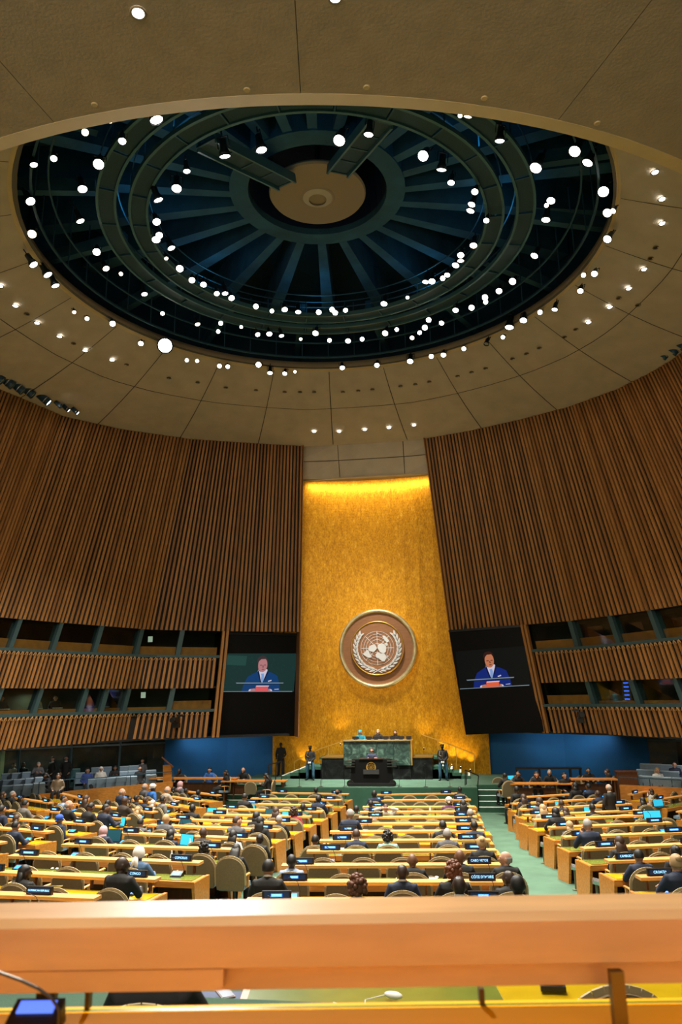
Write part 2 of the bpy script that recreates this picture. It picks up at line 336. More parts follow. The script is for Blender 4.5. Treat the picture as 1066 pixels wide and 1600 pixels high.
for side, nm in ((-1, 'left'), (1, 'right')):
    wroot = struct(wall_sheet('wall_'+nm, side, 0, 44, ZB, ZT+.05, .0, .15, backing))
    slats(wroot, side, .02, 27.5, ZB, ZT, .19, .105, .08, rng)
    # end board towards the gold wall
    MB().hexa([spt(side, 0, 3, -.2), spt(side, .04, 3, -.2), spt(side, .04, 3, .9), spt(side, 0, 3, .9),
               spt(side, 0, ZT, -.2), spt(side, .04, ZT, -.2), spt(side, .04, ZT, .9), spt(side, 0, ZT, .9)]).build('end_board', slatB, wroot)
    s_in = find_s(side, 345 if side < 0 else 829, 1000, 7.5)
    s_out = 44
    bands = struct(wall_sheet('wall_%s_lower' % nm, side, s_in+.1, s_out, 5.5, 7.05, .0, .12, backing))
    slats(bands, side, s_in+.1, 26, 5.5, 7.02, .185, .095, .08, rng, off=-.05)
    b2 = wall_sheet('slat_backing', side, s_in+.15, s_out, 3.15, 4.38, .0, .12, backing, parent=bands)
    slats(bands, side, s_in+.15, 26, 3.12, 4.36, .185, .095, .08, rng, off=-.05)
    # slat posts beside the screen
    for q in (0, .16):
        MB().hexa([spt(side, s_in-.26+q, 3.1, -.15), spt(side, s_in-.16+q, 3.1, -.15), spt(side, s_in-.16+q, 3.1, .1), spt(side, s_in-.26+q, 3.1, .1),
                   spt(side, s_in-.26+q, ZB, -.15), spt(side, s_in-.16+q, ZB, -.15), spt(side, s_in-.16+q, ZB, .1), spt(side, s_in-.26+q, ZB, .1)]).build('slat_post', slatA, bands)
    # teal ledges along the heads of both bands
    for z in (7.05, 4.38):
        wall_sheet('window_ledge', side, s_in, s_out, z-.03, z+.10, -.12, .5, teal, parent=bands)
    # zigzag clips on the slat heads
    zz = MB()
    for z in (7.02, 4.35):
        s = s_in+.15
        while s < 24:
            zz.bar(spt(side, s+.03, z-.14, -.17), spt(side, s+.092, z+.0, -.17), .02, mi=0); zz.bar(spt(side, s+.092, z+.0, -.17), spt(side, s+.155, z-.14, -.17), .02); s += .185
    stuff(zz.build('zigzag_clips', mat('warm_pale_clip', lin((200, 160, 110)), .5), bands))
    # booths: two window bands with fins, sill boards, panes and dark rooms behind
    for wi, (z0, z1, pxs) in enumerate(((7.15, 8.4, (26, 91, 154, 218, 282) if side < 0 else (895, 958, 1022)),
                                        (4.48, 5.5, (61, 132, 164, 199, 269) if side < 0 else (922, 991, 1060)))):
        win = struct(wall_sheet('window_%d' % (1+wi+(0 if side < 0 else 2)), side, s_in, s_out, z0-.1, z1+.1, 2.2, .1, mat('booth_back_wall_green', (.05, .07, .05), .8) if wi else blackm))
        for zz_ in (z0-.12, z1+.02):
            n = 20
            b = MB()
            for k in range(n):
                a, c = lerp(s_in, 30, k/n), lerp(s_in, 30, (k+1)/n)
                b.hexa([spt(side, a, zz_, .13), spt(side, c, zz_, .13), spt(side, c, zz_, 2.3), spt(side, a, zz_, 2.3), spt(side, a, zz_+.08, .13), spt(side, c, zz_+.08, .13), spt(side, c, zz_+.08, 2.3), spt(side, a, zz_+.08, 2.3)])
            b.build('booth_slab', blackm, win)
        ss = sorted(find_s(side, x, 0, (z0+z1)/2) for x in pxs)
        step = ss[-1]-ss[-2]
        while ss[-1] < 24: ss.append(ss[-1]+step)
        prev = s_in
        for q in ss+[26]:
            if q < 26:
                MB().hexa([spt(side, q-.05, z0-.03, -.02), spt(side, q+.13, z0-.03, -.02), spt(side, q+.13, z0-.03, .5), spt(side, q-.05, z0-.03, .5),
                           spt(side, q-.09, z1+.02, -.02), spt(side, q+.09, z1+.02, -.02), spt(side, q+.09, z1+.02, .5), spt(side, q-.09, z1+.02, .5)]).build('window_fin', teal, win)
            h_ = .42 if (wi == 0 or (side > 0 and prev == s_in) or q == ss[0]) else .14
            MB().hexa([spt(side, prev+.1, z0, .3), spt(side, q-.05, z0, .3), spt(side, q-.05, z0, .8), spt(side, prev+.1, z0, .8),
                       spt(side, prev+.1, z0+h_, .3), spt(side, q-.05, z0+h_, .3), spt(side, q-.05, z0+h_, .8), spt(side, prev+.1, z0+h_, .8)]).build('sill_board', mat('booth_sill_wood', lin((214, 128, 62)), .5, var=.2, vscale=3), win)
            MB().hexa([spt(side, prev+.1, z0, .20), spt(side, q-.06, z0, .20), spt(side, q-.06, z0, .22), spt(side, prev+.1, z0, .22),
                       spt(side, prev+.1, z1, .20), spt(side, q-.06, z1, .20), spt(side, q-.06, z1, .22), spt(side, prev+.1, z1, .22)]).build('pane', glass, win)
            prev = q
        if wi == 1 and side < 0:
            for s_ in (s_in+6.5, s_in+10, s_in+13.5):
                P = spt(side, s_, z1-.1, 1.6); area('booth_ceiling_light', P, P-Vector((0, 0, 1)), .5, 9, (1, .9, .65), 160)
# wall soffit slab beneath the lowest bands
for side, nm in ((-1, 'left'), (1, 'right')):
    b = MB(); n = 16
    for k in range(n):
        a, c = lerp(0.4, 30, k/n), lerp(.4, 30, (k+1)/n)
        b.hexa([spt(side, a, 3.08, -.1), spt(side, c, 3.08, -.1), spt(side, c, 3.08, 7), spt(side, a, 3.08, 7), spt(side, a, 3.16, -.1), spt(side, c, 3.16, -.1), spt(side, c, 3.16, 7), spt(side, a, 3.16, 7)])
    struct(b.build('ceiling_'+nm+'_gallery', blackm))

# ------------------------------------------------------------------ gold wall, header and blue side walls
def gold_y(x): return 42.55-.028*x*x
b = MB(); n = 16
for k in range(n):
    xa, xb = lerp(-6.6, 6.6, k/n), lerp(-6.6, 6.6, (k+1)/n)
    def tx(x, z): return x if abs(x) < 5.75 else math.copysign(5.75, x)
    xa2, xb2 = max(-5.7, min(5.75, xa)), max(-5.7, min(5.75, xb))
    if xa2 == xb2: continue
    b.hexa([(xa2, gold_y(xa2), .9), (xb2, gold_y(xb2), .9), (xb2, gold_y(xb2)+.2, .9), (xa2, gold_y(xa2)+.2, .9), (xa2, gold_y(xa2), 17.45), (xb2, gold_y(xb2), 17.45), (xb2, gold_y(xb2)+.2, 17.45), (xa2, gold_y(xa2)+.2, 17.45)])
gw = struct(b.build('wall_back', goldwall))
# plaster header between the wood walls, down to the gold: two courses of panels
hd = struct(MB().box((-.3, 43.6, 18.3), (9, .3, 2.4)).build('wall_back_header', jointm))
A0, B0 = spt(-1, .0, ZT), spt(1, .0, ZT)
for (ta, tb) in ((0, .46), (.48, 1)):
    for (xa, xb) in ((-4.4, -1.92), (-1.88, 1.86), (1.9, 4.2)):
        pts = []
        for t in (ta, tb):
            for x in (xa, xb):
                y = lerp(41.35, gold_y(x)-.3, t); z = lerp(ZT+.05, 17.3, t); pts.append(Vector((x, y, z)))
        o_ = Vector((0, .12, .05))
        MB().hexa([pts[2], pts[3], pts[3]+o_, pts[2]+o_, pts[0], pts[1], pts[1]+o_, pts[0]+o_]).build('header_panel', plaster, hd)
MB().box((-.3, 42.3, 17.32), (8.6, .5, .1)).build('header_lip', plasterl, hd)
for side, nm, pts in ((-1, 'left', [(-5.6, 42.0), (-8.2, 41.6), (-11.2, 40.2)]), (1, 'right', [(5.7, 42.0), (9.5, 41.7), (13.2, 40.0)])):
    b = MB()
    for i in range(2):
        (xa, ya), (xb, yb) = pts[i], pts[i+1]
        b.hexa([(xa, ya, 0), (xb, yb, 0), (xb, yb+.2, 0), (xa, ya+.2, 0), (xa, ya, 3.5), (xb, yb, 3.5), (xb, yb+.2, 3.5), (xa, ya+.2, 3.5)])
    struct(b.build('wall_%s_stage' % nm, bluewall))
    area('blue_wall_washer', (pts[1][0], pts[1][1]-1.5, 2.98), (pts[1][0], pts[1][1], 1.6), 4, 26, (.75, .9, 1), 150, 'RECTANGLE', .3)
    # glazed lobby wall beyond the public seats
    xe, ye = pts[-1]; x2, y2 = (-20.5, 32.5) if side < 0 else (20, 34.5)
    ax = Vector((x2-xe, y2-ye, 0)); Ln = ax.length; ax.normalize(); nn = Vector((ax.y, -ax.x, 0))
    if nn.y < 0: nn = -nn
    o = Vector((xe, ye, 0))
    lob = struct(MB().hexa([o+nn*3, o+ax*Ln+nn*3, o+ax*Ln+nn*3.2, o+nn*3.2] + [q+Vector((0, 0, 3.5)) for q in (o+nn*3, o+ax*Ln+nn*3, o+ax*Ln+nn*3.2, o+nn*3.2)]).build('window_%d' % (5 if side < 0 else 6), mat('lobby_back_wall', (.035, .045, .05), .8, var=.5, vscale=1.5)))
    nb = 5
    for k in range(nb):
        a, c = o+ax*(Ln*k/nb+.05), o+ax*(Ln*(k+1)/nb-.05); t = nn*.02; zz = Vector((0, 0, 3.1)); z0 = Vector((0, 0, .9))
        MB().hexa([a+z0, c+z0, c+t+z0, a+t+z0, a+zz, c+zz, c+t+zz, a+t+zz]).build('pane', glass, lob)
        MB().bar(c+Vector((0, 0, 0)), c+zz, .08, mi=0).build('mullion', teal, lob)
    for z in (.85, 2.75): MB().bar(o+Vector((0, 0, z)), o+ax*Ln+Vector((0, 0, z)), .08, .08).build('transom', teal, lob)
    MB().bar(o+Vector((0, 0, .42))-nn*.05, o+ax*Ln+Vector((0, 0, .42))-nn*.05, .12, .84).build('knee_wall', blackm, lob)
    if side < 0:
        for t_, w_ in ((.87, .55), (.66, .5)):
            MB().box((0, 0, 0), (w_, .3, 3.2), mtx=Matrix.Translation(o+ax*Ln*t_+nn*1.2+Vector((0, 0, 1.6)))).build('lobby_column', mat('pale_green_column', lin((150, 160, 120)), .6), lob)
        for t_ in (.5, .8): 
            P = o+ax*Ln*t_+nn*1.0+Vector((0, 0, 2.95)); area('lobby_ceiling_light', P, P-Vector((0, 0, 1)), .5, 22, (1, .95, .8), 160)
    else:
        for k in range(9):
            P = o+ax*(Ln*.18+k*.55)+nn*.9
            MB().box((0, 0, 0), (.4, .05, 2.1), mtx=Matrix.Translation(P+Vector((0, 0, 2.0)))@Matrix.Rotation(.4, 4, 'Z')).build('vertical_blind', mat('grey_vertical_blind', lin((150, 165, 165)), .7, var=.3, vscale=3, stretch=(6, 6, .5)), lob)
        P = o+ax*3+nn*.4+Vector((0, 0, 3.0)); area('lobby_ceiling_light', P, P+nn*.5-Vector((0, 0, 1)), .6, 30, (.8, .95, 1), 160)

# ------------------------------------------------------------------ floors
FK = .0455
def fz(Y): return FK*(34.0-Y) if Y < 34.0 else 0.0
fl = struct(MB().prism([(-8, -.3), (49, -.3), (49, 0), (34, 0), (6, fz(6)), (-8, fz(6))], (-26, 0, 0), (0, 1, 0), (0, 0, 1), (52, 0, 0)).build('floor', carpet))
def at_h(px, py, h):
    z = h
    for _ in range(30):
        P = at_z(px, py, z); z = lerp(z, h+fz(P.y), .7)
    return P
dais = struct(MB().build('floor_stage', carpet)) if False else None
P = [(-6.6, 36.9), (-5.6, 36.9), (-5.3, 35.9), (4.95, 35.9), (4.95, 37.0), (6.6, 37.2), (6.6, 42.9), (-6.6, 42.9)]
dais = MB(); dais.prism(P, (0, 0, 0), (1, 0, 0), (0, 1, 0), (0, 0, .98), 0)
dais = struct(dais.build('floor_stage', [carpetd]))
MB().prism([(x*.995, lerp(39, y, .99)) for x, y in P], (0, 0, .98), (1, 0, 0), (0, 1, 0), (0, 0, .03)).build('stage_carpet', carpet, dais)
for k in range(4):
    z = .8-.2*k; y = 36.9-.34*k
    MB().box((5.62, y, z/2), (1.25, .34, z)).build('stair_step', carpetd, dais)
    MB().box((5.62, y-.11, z+.012), (1.25, .13, .025)).build('stair_nosing', white, dais)
    MB().box((-6.1, y+.0, z/2), (1.2, .34, z)).build('stair_step', carpetd, dais)
    MB().box((-6.1, y-.11, z+.012), (1.2, .13, .025)).build('stair_nosing', white, dais)
# flights up to the president's platform on both sides
for sx in (-1, 1):
    for k in range(4):
        z = 1.0+.15*(k+1); x0 = sx*(4.6-.42*k)
        MB().box((x0-sx*.6, 40.3, (1+z)/2), (1.35, 1.6, z-1.0)).build('platform_step', carpetd, dais)
        MB().box((x0+sx*.04, 40.3, z+.012), (.09, 1.6, .025)).build('platform_nosing', white, dais)
# rear gallery under the photographer
gal = struct(MB().box((0, 3.3, .9), (36, 12.6, 1.7)).box((0, .8, 2.5), (30, 7.6, 1.58)).build('floor_gallery', [carpet]))
struct(MB().box((0, -6.2, 9), (36, .2, 18)).build('wall_rear', woodd)) if False else None

# ------------------------------------------------------------------ ceiling bowl, soffit and dome
DC = Vector((0, 25, 0)); RO, ZO = 10.6, 21.15
poly = [spt(-1, SLn[i], ZT).to_2d() for i in range(len(SLn)-1, -1, -1)] + [spt(1, SRn[i], ZT).to_2d() for i in range(len(SRn))]
def wall_r(az):
    d = Vector((math.sin(az), math.cos(az))); c = DC.to_2d(); best = 40
    for i in range(len(poly)-1):
        a, b = poly[i], poly[i+1]; e = b-a; den = d.x*e.y-d.y*e.x
        if abs(den) < 1e-9: continue
        t = ((a.x-c.x)*e.y-(a.y-c.y)*e.x)/den; u = ((a.x-c.x)*d.y-(a.y-c.y)*d.x)/den
        if t > 0 and -.001 <= u <= 1.001: best = min(best, t)
    return min(best, 19.5)
def bowl(az, t, dz=0):
    r = lerp(RO, wall_r(az), t); return Vector((DC.x+r*math.sin(az), DC.y+r*math.cos(az), lerp(ZO, ZT, t)-.35*math.sin(math.pi*t)*.5+dz))
def bowl_px(px, py):
    z = 20.
    for _ in range(40):
        P = at_z(px, py, z); d = P-DC; az = math.atan2(d.x, d.y); r = math.hypot(d.x, d.y)
        t = max(0, min(1, (r-RO)/(wall_r(az)-RO))); z = lerp(z, lerp(ZO, ZT, t)-.35*math.sin(math.pi*t)*.5, .6)
    return P
b = MB(); N = 96
for k in range(N):
    a, c = 2*math.pi*k/N, 2*math.pi*(k+1)/N
    for t0, t1 in ((-.02, .5), (.5, 1.03)):
        b.add([bowl(a, t0, .06), bowl(c, t0, .06), bowl(c, t1, .06), bowl(a, t1, .06)], [(0, 1, 2, 3)])
cei = struct(b.build('ceiling', jointm))
for k in range(24):
    a0, a1 = R(-7.5+15*k), R(-7.5+15*(k+1)); g = .0016
    for t0, t1 in ((0.0, .444), (.450, 1.02)):
        b = MB(); n = 4; mm = 3
        for i in range(n):
            x0, x1 = lerp(a0+g, a1-g, i/n), lerp(a0+g, a1-g, (i+1)/n)
            for j in range(mm):
                u0, u1 = lerp(t0, t1, j/mm), lerp(t0, t1, (j+1)/mm)
                b.add([bowl(x0, u0), bowl(x1, u0), bowl(x1, u1), bowl(x0, u1)], [(0, 1, 2, 3)])
        b.build('ceiling_panel', plaster, cei, smooth=False)
# rim of the opening
b = MB(); b.lathe([(RO+.12, ZO-.03), (RO-.02, ZO-.06), (RO-.02, ZO+.45), (RO+.4, ZO+.45)], 96, c=DC, cap=False)
b.build('dome_rim', plasterl, cei, smooth=True)
# soffit over the gallery
SCn, SR = Vector((-1.64, 34.5)), 20.85
def sof(az, r, z): return Vector((SCn.x+r*math.sin(az), SCn.y-r*math.cos(az), z))
seams = [R(-62)] + [math.atan2(p.x-SCn.x, -(p.y-SCn.y)) for p in (at_z(x, y, 17.9) for x, y in ((-250, 300), (85, 192), (470, 148), (873, 187), (1300, 330)))] + [R(62)]
so = MB()
for k in range(48):
    a, c = lerp(R(-62), R(62), k/48), lerp(R(-62), R(62), (k+1)/48)
    so.hexa([sof(a, SR, 17.96), sof(c, SR, 17.96), sof(c, 44, 17.96), sof(a, 44, 17.96), sof(a, SR, 21.5), sof(c, SR, 21.5), sof(c, 44, 21.5), sof(a, 44, 21.5)])
so = struct(so.build('ceiling_gallery', jointm))
lip = MB()
for k in range(64):
    a, c = lerp(R(-62), R(62), k/64), lerp(R(-62), R(62), (k+1)/64)
    lip.hexa([sof(a, SR-.42, 18.0), sof(c, SR-.42, 18.0), sof(c, SR+.03, 17.895), sof(a, SR+.03, 17.895), sof(a, SR-.42, 18.05), sof(c, SR-.42, 18.05), sof(c, SR+.03, 18.6), sof(a, SR+.03, 18.6)])
lip.build('soffit_lip', plasterl, so)  # paler tone paints the dome light onto the lip
for i in range(len(seams)-1):
    b = MB(); n = 8; g = .0004
    for k in range(n):
        a, c = lerp(seams[i]+g, seams[i+1]-g, k/n), lerp(seams[i]+g, seams[i+1]-g, (k+1)/n)
        b.hexa([sof(a, SR+.02, 17.9), sof(c, SR+.02, 17.9), sof(c, 44, 17.9), sof(a, 44, 17.9), sof(a, SR+.02, 17.95), sof(c, SR+.02, 17.95), sof(c, 44, 17.95), sof(a, 44, 17.95)])
    b.build('ceiling_panel', mat('brown_acoustic_plaster', lin((152, 134, 110)), .9, var=.10, vscale=2, bump=.5, bscale=14), so)
# dome drum, ribs, hub, catwalks
dome = struct(MB().lathe([(RO+.3, ZO+.4), (13.0, ZO+.5), (13.0, 27), (6, 28.5), (.01, 28.5)], 64, c=DC, cap=False).build('ceiling_dome', navy))
for k in range(24):
    a = 2*math.pi*(k+.5)/24; d = Vector((math.sin(a), math.cos(a), 0)); x = Vector((math.cos(a), -math.sin(a), 0))
    p, q = DC+d*3.0, DC+d*12.8; z0, z1, z2 = 23.7, 24.6, 25.9
    MB().hexa([p-x*.16+Vector((0, 0, z0)), p+x*.16+Vector((0, 0, z0)), q+x*.36+Vector((0, 0, z1)), q-x*.36+Vector((0, 0, z1)),
               p-x*.16+Vector((0, 0, z2)), p+x*.16+Vector((0, 0, z2)), q+x*.36+Vector((0, 0, z2)), q-x*.36+Vector((0, 0, z2))]).build('dome_rib', ribm, dome)
MB().lathe([(2.65, 23.66), (3.35, 23.66), (3.35, 25.6), (2.65, 25.6), (2.65, 23.66)], 48, c=DC, cap=False).build('hub_ring', ribm, dome)
MB().lathe([(2.6, 23.9), (2.5, 26.5), (.01, 26.5)], 32, c=DC, cap=False).build('hub_drum', mat('deep_blue_hub', (.002, .008, .04), .7), dome)
# hanging disc
disc = empty('suspended_disc', (0, 25, 23.45)); tag(disc, 'round beige disc hanging at the centre of the dark dome', 'ceiling disc')
MB().lathe([(0.001, 0), (.62, .0), (.66, .03), (1.8, .12), (1.85, .2), (1.8, .3), (.01, .3)], 48, cap=False).build('disc_panel', mat('disc_plaster', lin((150, 130, 104)), .8, bump=.2, bscale=5), disc, smooth=False)
MB().lathe([(.34, -.07), (.56, .0), (.001, .02)], 32, cap=False).build('centre_boss', plaster, disc)
MB().lathe([(.1, .3), (.1, 3.0)], 12).build('drop_rod', steel, disc)
for k in range(3):
    a = R(60+120*k); MB().bar((1.2*math.cos(a), 1.2*math.sin(a), .28), (1.9*math.cos(a), 1.9*math.sin(a), 2.4), .07).build('hanger_bar', steel, disc)
def catwalk(name, r0, r1, z, label, secs=24):
    root = empty(name, (0, 25, z)); tag(root, label, 'catwalk', 'ring catwalks inside the dome')
    for k in range(secs):
        a0, a1 = 2*math.pi*k/secs+.008, 2*math.pi*(k+1)/secs-.008; b = MB()
        for i in range(4):
            x0, x1 = lerp(a0, a1, i/4), lerp(a0, a1, (i+1)/4)
            f = lambda a, r, zz: Vector((r*math.sin(a), r*math.cos(a), zz))
            b.hexa([f(x0, r0, 0), f(x1, r0, 0), f(x1, r1, 0), f(x0, r1, 0), f(x0, r0, .05), f(x1, r0, .05), f(x1, r1, .05), f(x0, r1, .05)])
        b.build('grating', mat('catwalk_grating', (.015, .055, .075), .7, var=.5, vscale=40), root)
        a = 2*math.pi*k/secs; s_, c_ = math.sin(a), math.cos(a)
        MB().bar((r0*s_, r0*c_, -.03), (r1*s_, r1*c_, -.03), .05, .06).build('cross_bar', steel, root)
        MB().bar((r1*s_, r1*c_, 0), (r1*s_, r1*c_, 1.0), .04).build('rail_post', steel, root)
    for r in (r0, r1):
        MB().lathe([(r-.045, -.08), (r+.045, -.08), (r+.045, .1), (r-.045, .1), (r-.045, -.08)], 96, cap=False).build('edge_beam', mat('catwalk_edge', (.05, .14, .17), .5), root)
        MB().lathe([(r-.02, .98), (r+.02, .98), (r+.02, 1.02), (r-.02, 1.02), (r-.02, .98)], 96, cap=False).build('hand_rail', steel, root)
catwalk('ring_catwalk', 6.25, 6.85, 21.9, 'inner blue steel ring catwalk around the hanging disc')
catwalk('ring_catwalk', 7.35, 7.95, 21.9, 'outer blue steel ring catwalk just outside the inner one')
# lower light rail running round the rim
rail = empty('light_rail', (0, 25, 21.6)); tag(rail, 'steel lamp rail following the edge of the dome opening', 'rail')
MB().lathe([(10.0, -.04), (10.08, -.04), (10.08, .04), (10.0, .04), (10.0, -.04)], 96, cap=False).build('rail_tube', steel, rail)
MB().lathe([(9.5, .5), (9.56, .5), (9.56, .56), (9.5, .56), (9.5, .5)], 96, cap=False).build('rail_tube', steel, rail)
for k in range(48):
    a = 2*math.pi*k/48; MB().bar((10.04*math.sin(a), 10.04*math.cos(a), 0), (10.04*math.sin(a), 10.04*math.cos(a), 3), .04).build('drop_rod', steel, rail)
for nm, (xa, ya), (xb, yb) in (('left', (322, 222), (448, 285)), ('right', (595, 188), (528, 268))):
    a, b_ = at_z(xa, ya, 22.0), at_z(xb, yb, 23.2); a = DC+(a-DC).normalized()*0+Vector((a.x-0, a.y-25, a.z)); b_ = b_
    root = empty('bridge_catwalk'); tag(root, 'steel bridge catwalk leading to the disc from the upper %s of the dome' % nm, 'catwalk', 'bridge catwalks to the disc')
    x = (b_-a).cross(Vector((0, 0, 1))).normalized()
    MB().bar(a, b_, .75, .06).build('grating', MATS['catwalk_grating'], root)
    for s_ in (-.38, .38): MB().bar(a+x*s_, b_+x*s_, .07, .35).build('edge_beam', MATS['catwalk_edge'], root)
    for k in range(5):
        p = a.lerp(b_, k/4); MB().bar(p-x*.38-Vector((0, 0, .04)), p+x*.38-Vector((0, 0, .04)), .06).build('cross_bar', steel, root)
for k in range(16):   # big girders between rim and drum wall
    a = 2*math.pi*(k+.3)/16; d = Vector((math.sin(a), math.cos(a), 0)); 
    MB().bar(DC+d*8.2+Vector((0, 0, 23.3)), DC+d*12.9+Vector((0, 0, 23.0)), .3, .5).build('girder', ribm, dome)
MB().lathe([(8.9, 23.2), (9.1, 23.2), (9.1, 23.5), (8.9, 23.5), (8.9, 23.2)], 96, cap=False).build('girder', ribm, dome)

# added black shell that blocks world light at gaps behind the hall
for nm, c, d in (('left', (-24, 20, 14), (.3, 62, 28)), ('right', (24, 20, 14), (.3, 62, 28)), ('back', (0, 51, 14), (48, .3, 28))):
    struct(MB().box(c, d).build('wall_light_block_'+nm, blackm))
struct(MB().box((0, 21, 29), (48, 62, .3)).build('ceiling_light_block', blackm))
struct(MB().hexa([(-5.4, 42.9, 3.1), (-11, 41.5, 3.1), (-11, 41.7, 3.1), (-5.4, 43.1, 3.1), (-5.4, 42.9, 9), (-11, 41.5, 9), (-11, 41.7, 9), (-5.4, 43.1, 9)]).build('wall_left_behind_screen', blackm))
struct(MB().hexa([(5.4, 42.9, 3.1), (11, 42.4, 3.1), (11, 42.6, 3.1), (5.4, 43.1, 3.1), (5.4, 42.9, 9), (11, 42.4, 9), (11, 42.6, 9), (5.4, 43.1, 9)]).build('wall_right_behind_screen', blackm))

# added fill lights that brighten the public seats beneath the balconies
for x, y, tx in ((-13.2, 33.5, -14.5), (-11.0, 36.0, -12), (14.2, 35.2, 15.5)):
    area('added_seat_fill', (x, y, 3.02), (tx, y+1, 0), .6, 40, (1, .95, .88), 150)
# ------------------------------------------------------------------ lamps
LAMPN = {}
def lamp_mesh(kind):
    if kind in LAMPN: return LAMPN[kind]
    big = kind == 'big'
    s = 1.0
    h = MB().lathe([(.02, .42), (.08, .40), (.09, .18), (.13, .10), (.145, 0), (.125, 0), (.11, .06)], 14, cap=False).mesh('lamp_housing', lampb, True)
    l_ = MB().lathe([(.001, .012), (.12, .012), (.12, .03)], 18).mesh('lens', lens)
    l2 = MB().lathe([(.001, .012), (.12, .012), (.12, .03)], 18).mesh('lens', lensw)
    l3 = MB().lathe([(.001, .05), (.12, .05), (.12, .06)], 18).mesh('lens', lensoff)
    y = MB().bar((-.15, 0, .2), (-.15, 0, .45), .02).bar((.15, 0, .2), (.15, 0, .45), .02).bar((-.15, 0, .45), (.15, 0, .45), .02).bar((0, 0, .45), (0, 0, .62), .03).mesh('yoke', lampb)
    LAMPN[kind] = (h, l_, l2, l3, y); return LAMPN[kind]
lrng = random.Random(11)
def place_lamp(P, scale, aim, label, group, state='lit', body=None):
    h, l1, l2, l3, y = lamp_mesh('s')
    o = empty('spotlight', P); o.rotation_euler = (Vector(aim)-P).to_track_quat('-Z', 'Y').to_euler(); o.scale = (scale,)*3
    link('housing', h, o); link('lens', {'lit': l1, 'warm': l2, 'off': l3}[state], o); link('yoke', y, o)
    tag(o, label, 'spotlight', group); return o
OUT = [(245,188,1.5),(172,190,.6),(133,207,.8),(191,221,.9),(84,248,.8),(53,258,.9),(154,257,1.3),(48,315,1.2),(50,366,1.2),(129,296,1.2),(126,346,1.1),(151,394,1.1),(53,414,1.2),(75,430,1.3),(87,447,1.2),(166,420,1.0),(189,428,.6),(116,488,.6),(136,498,.7),(176,506,1.0),(226,460,1.0),(254,490,.7),(220,537,.9),(292,563,.7),(308,564,.7),(343,572,.8),(356,573,.8),(404,570,1.1),(422,583,1.0),(445,584,.9),(461,581,.6),(309,507,.9),(345,505,.8),(341,518,.7),(377,511,.6),(403,523,.9),(421,522,1.0),(440,525,.9),(470,530,.6),(493,521,1.1),(515,532,.8),(544,533,1.0),(566,530,.8),
 (731,183,.9),(719,181,.5),(781,221,1.1),(898,237,1.4),(918,255,1.3),(837,263,1.5),(853,344,1.2),(861,314,1.1),(854,321,.6),(943,300,1.4),(949,333,1.2),(958,330,.7),(949,374,1.1),(835,400,1.1),(929,428,.9),(912,430,.7),(907,455,.9),(867,484,.9),(844,488,.8),(818,501,1.2),(796,512,1.5),(786,527,.7),(760,538,.9),(725,545,.8),(693,555,1.0),(674,557,.9),(641,565,1.2),(589,571,1.0),(535,575,1.0),(801,440,1.1),(780,455,1.0),(758,465,1.0),(759,472,.8),(737,481,1.0),(712,485,1.0),(670,500,.9),(664,512,1.0),(656,520,.8),(644,528,.8),(690,505,.9),(602,521,1.1),(620,515,.7)]
INN = [(352,245,1.3),(409,235,1.3),(530,220,1.4),(576,211,1.1),(661,244,1.3),(690,266,1.2),(705,286,.9),(292,268,.9),(276,295,1.3),(248,313,1.2),(245,347,1.1),(249,368,1.0),(244,375,1.2),(268,388,1.1),(260,404,.6),(281,420,1.1),(300,438,1.0),(318,445,1.0),(339,459,.9),(352,459,1.0),(362,466,1.0),(400,479,.9),(425,486,.7),(445,484,1.0),(466,488,1.0),(498,488,.9),(519,484,.9),(524,489,.9),(540,485,.8),(600,475,1.1),(637,465,.6),(665,441,1.0),(675,440,1.1),(692,435,.8),(699,430,.9),(712,415,1.1),(720,408,1.0),(720,399,1.0),(740,384,1.1),(735,330,1.1),(737,320,1.0),(760,345,.8),(742,300,.9)]
def order(lst, z, cx=0, cyy=25):
    o = []
    for x, y, s in lst:
        P = at_z(x, y, z); d = P-DC; 
        zz_ = z
        while (P-DC).to_2d().length > 10.38 and zz_ > 20.2: zz_ -= .05; P = at_z(x, y, zz_)
        d = P-DC; o.append((math.atan2(d.x, d.y) % (2*math.pi), x, y, s, P))
    return sorted(o)
def lampset(lst, z, text, group, offset=0.):
    cnt = {}
    for i, (a, x, y, s, P) in enumerate(order(lst, z)):
        st = 'off' if s == .9 and (x+y) % 11 == 0 else ('warm' if (x*3+y) % 6 == 0 or s <= .6 else 'lit')
        aim = Vector((lrng.uniform(-3, 4), lrng.uniform(6, 30), 0)) if s > .85 else Vector((lrng.uniform(-2, 5), lrng.uniform(0, 18), 2))
        word = {'lit': 'white', 'warm': 'warm', 'off': 'unlit'}[st]
        q = ('upper' if y < 340 else 'lower')+' '+('left' if x < 497 else 'right'); cnt[q] = cnt.get(q, 0)+1
        place_lamp(P, s*1.02, aim, '%s spotlight on the %s, %s clockwise in its %s quarter' % (word, text, ordn(cnt[q]-1), q), group, st)
lampset(OUT, 21.3, 'dome rim', 'spotlights round the rim of the dome opening')
lampset(INN, 21.4, 'inner catwalk', 'spotlights under the ring catwalks')
k_ = place_lamp(at_z(258, 540, 20.9), 2.6, EYE, 'dazzling large white floodlight on the lower left rim of the dome', 'spotlights round the rim of the dome opening')
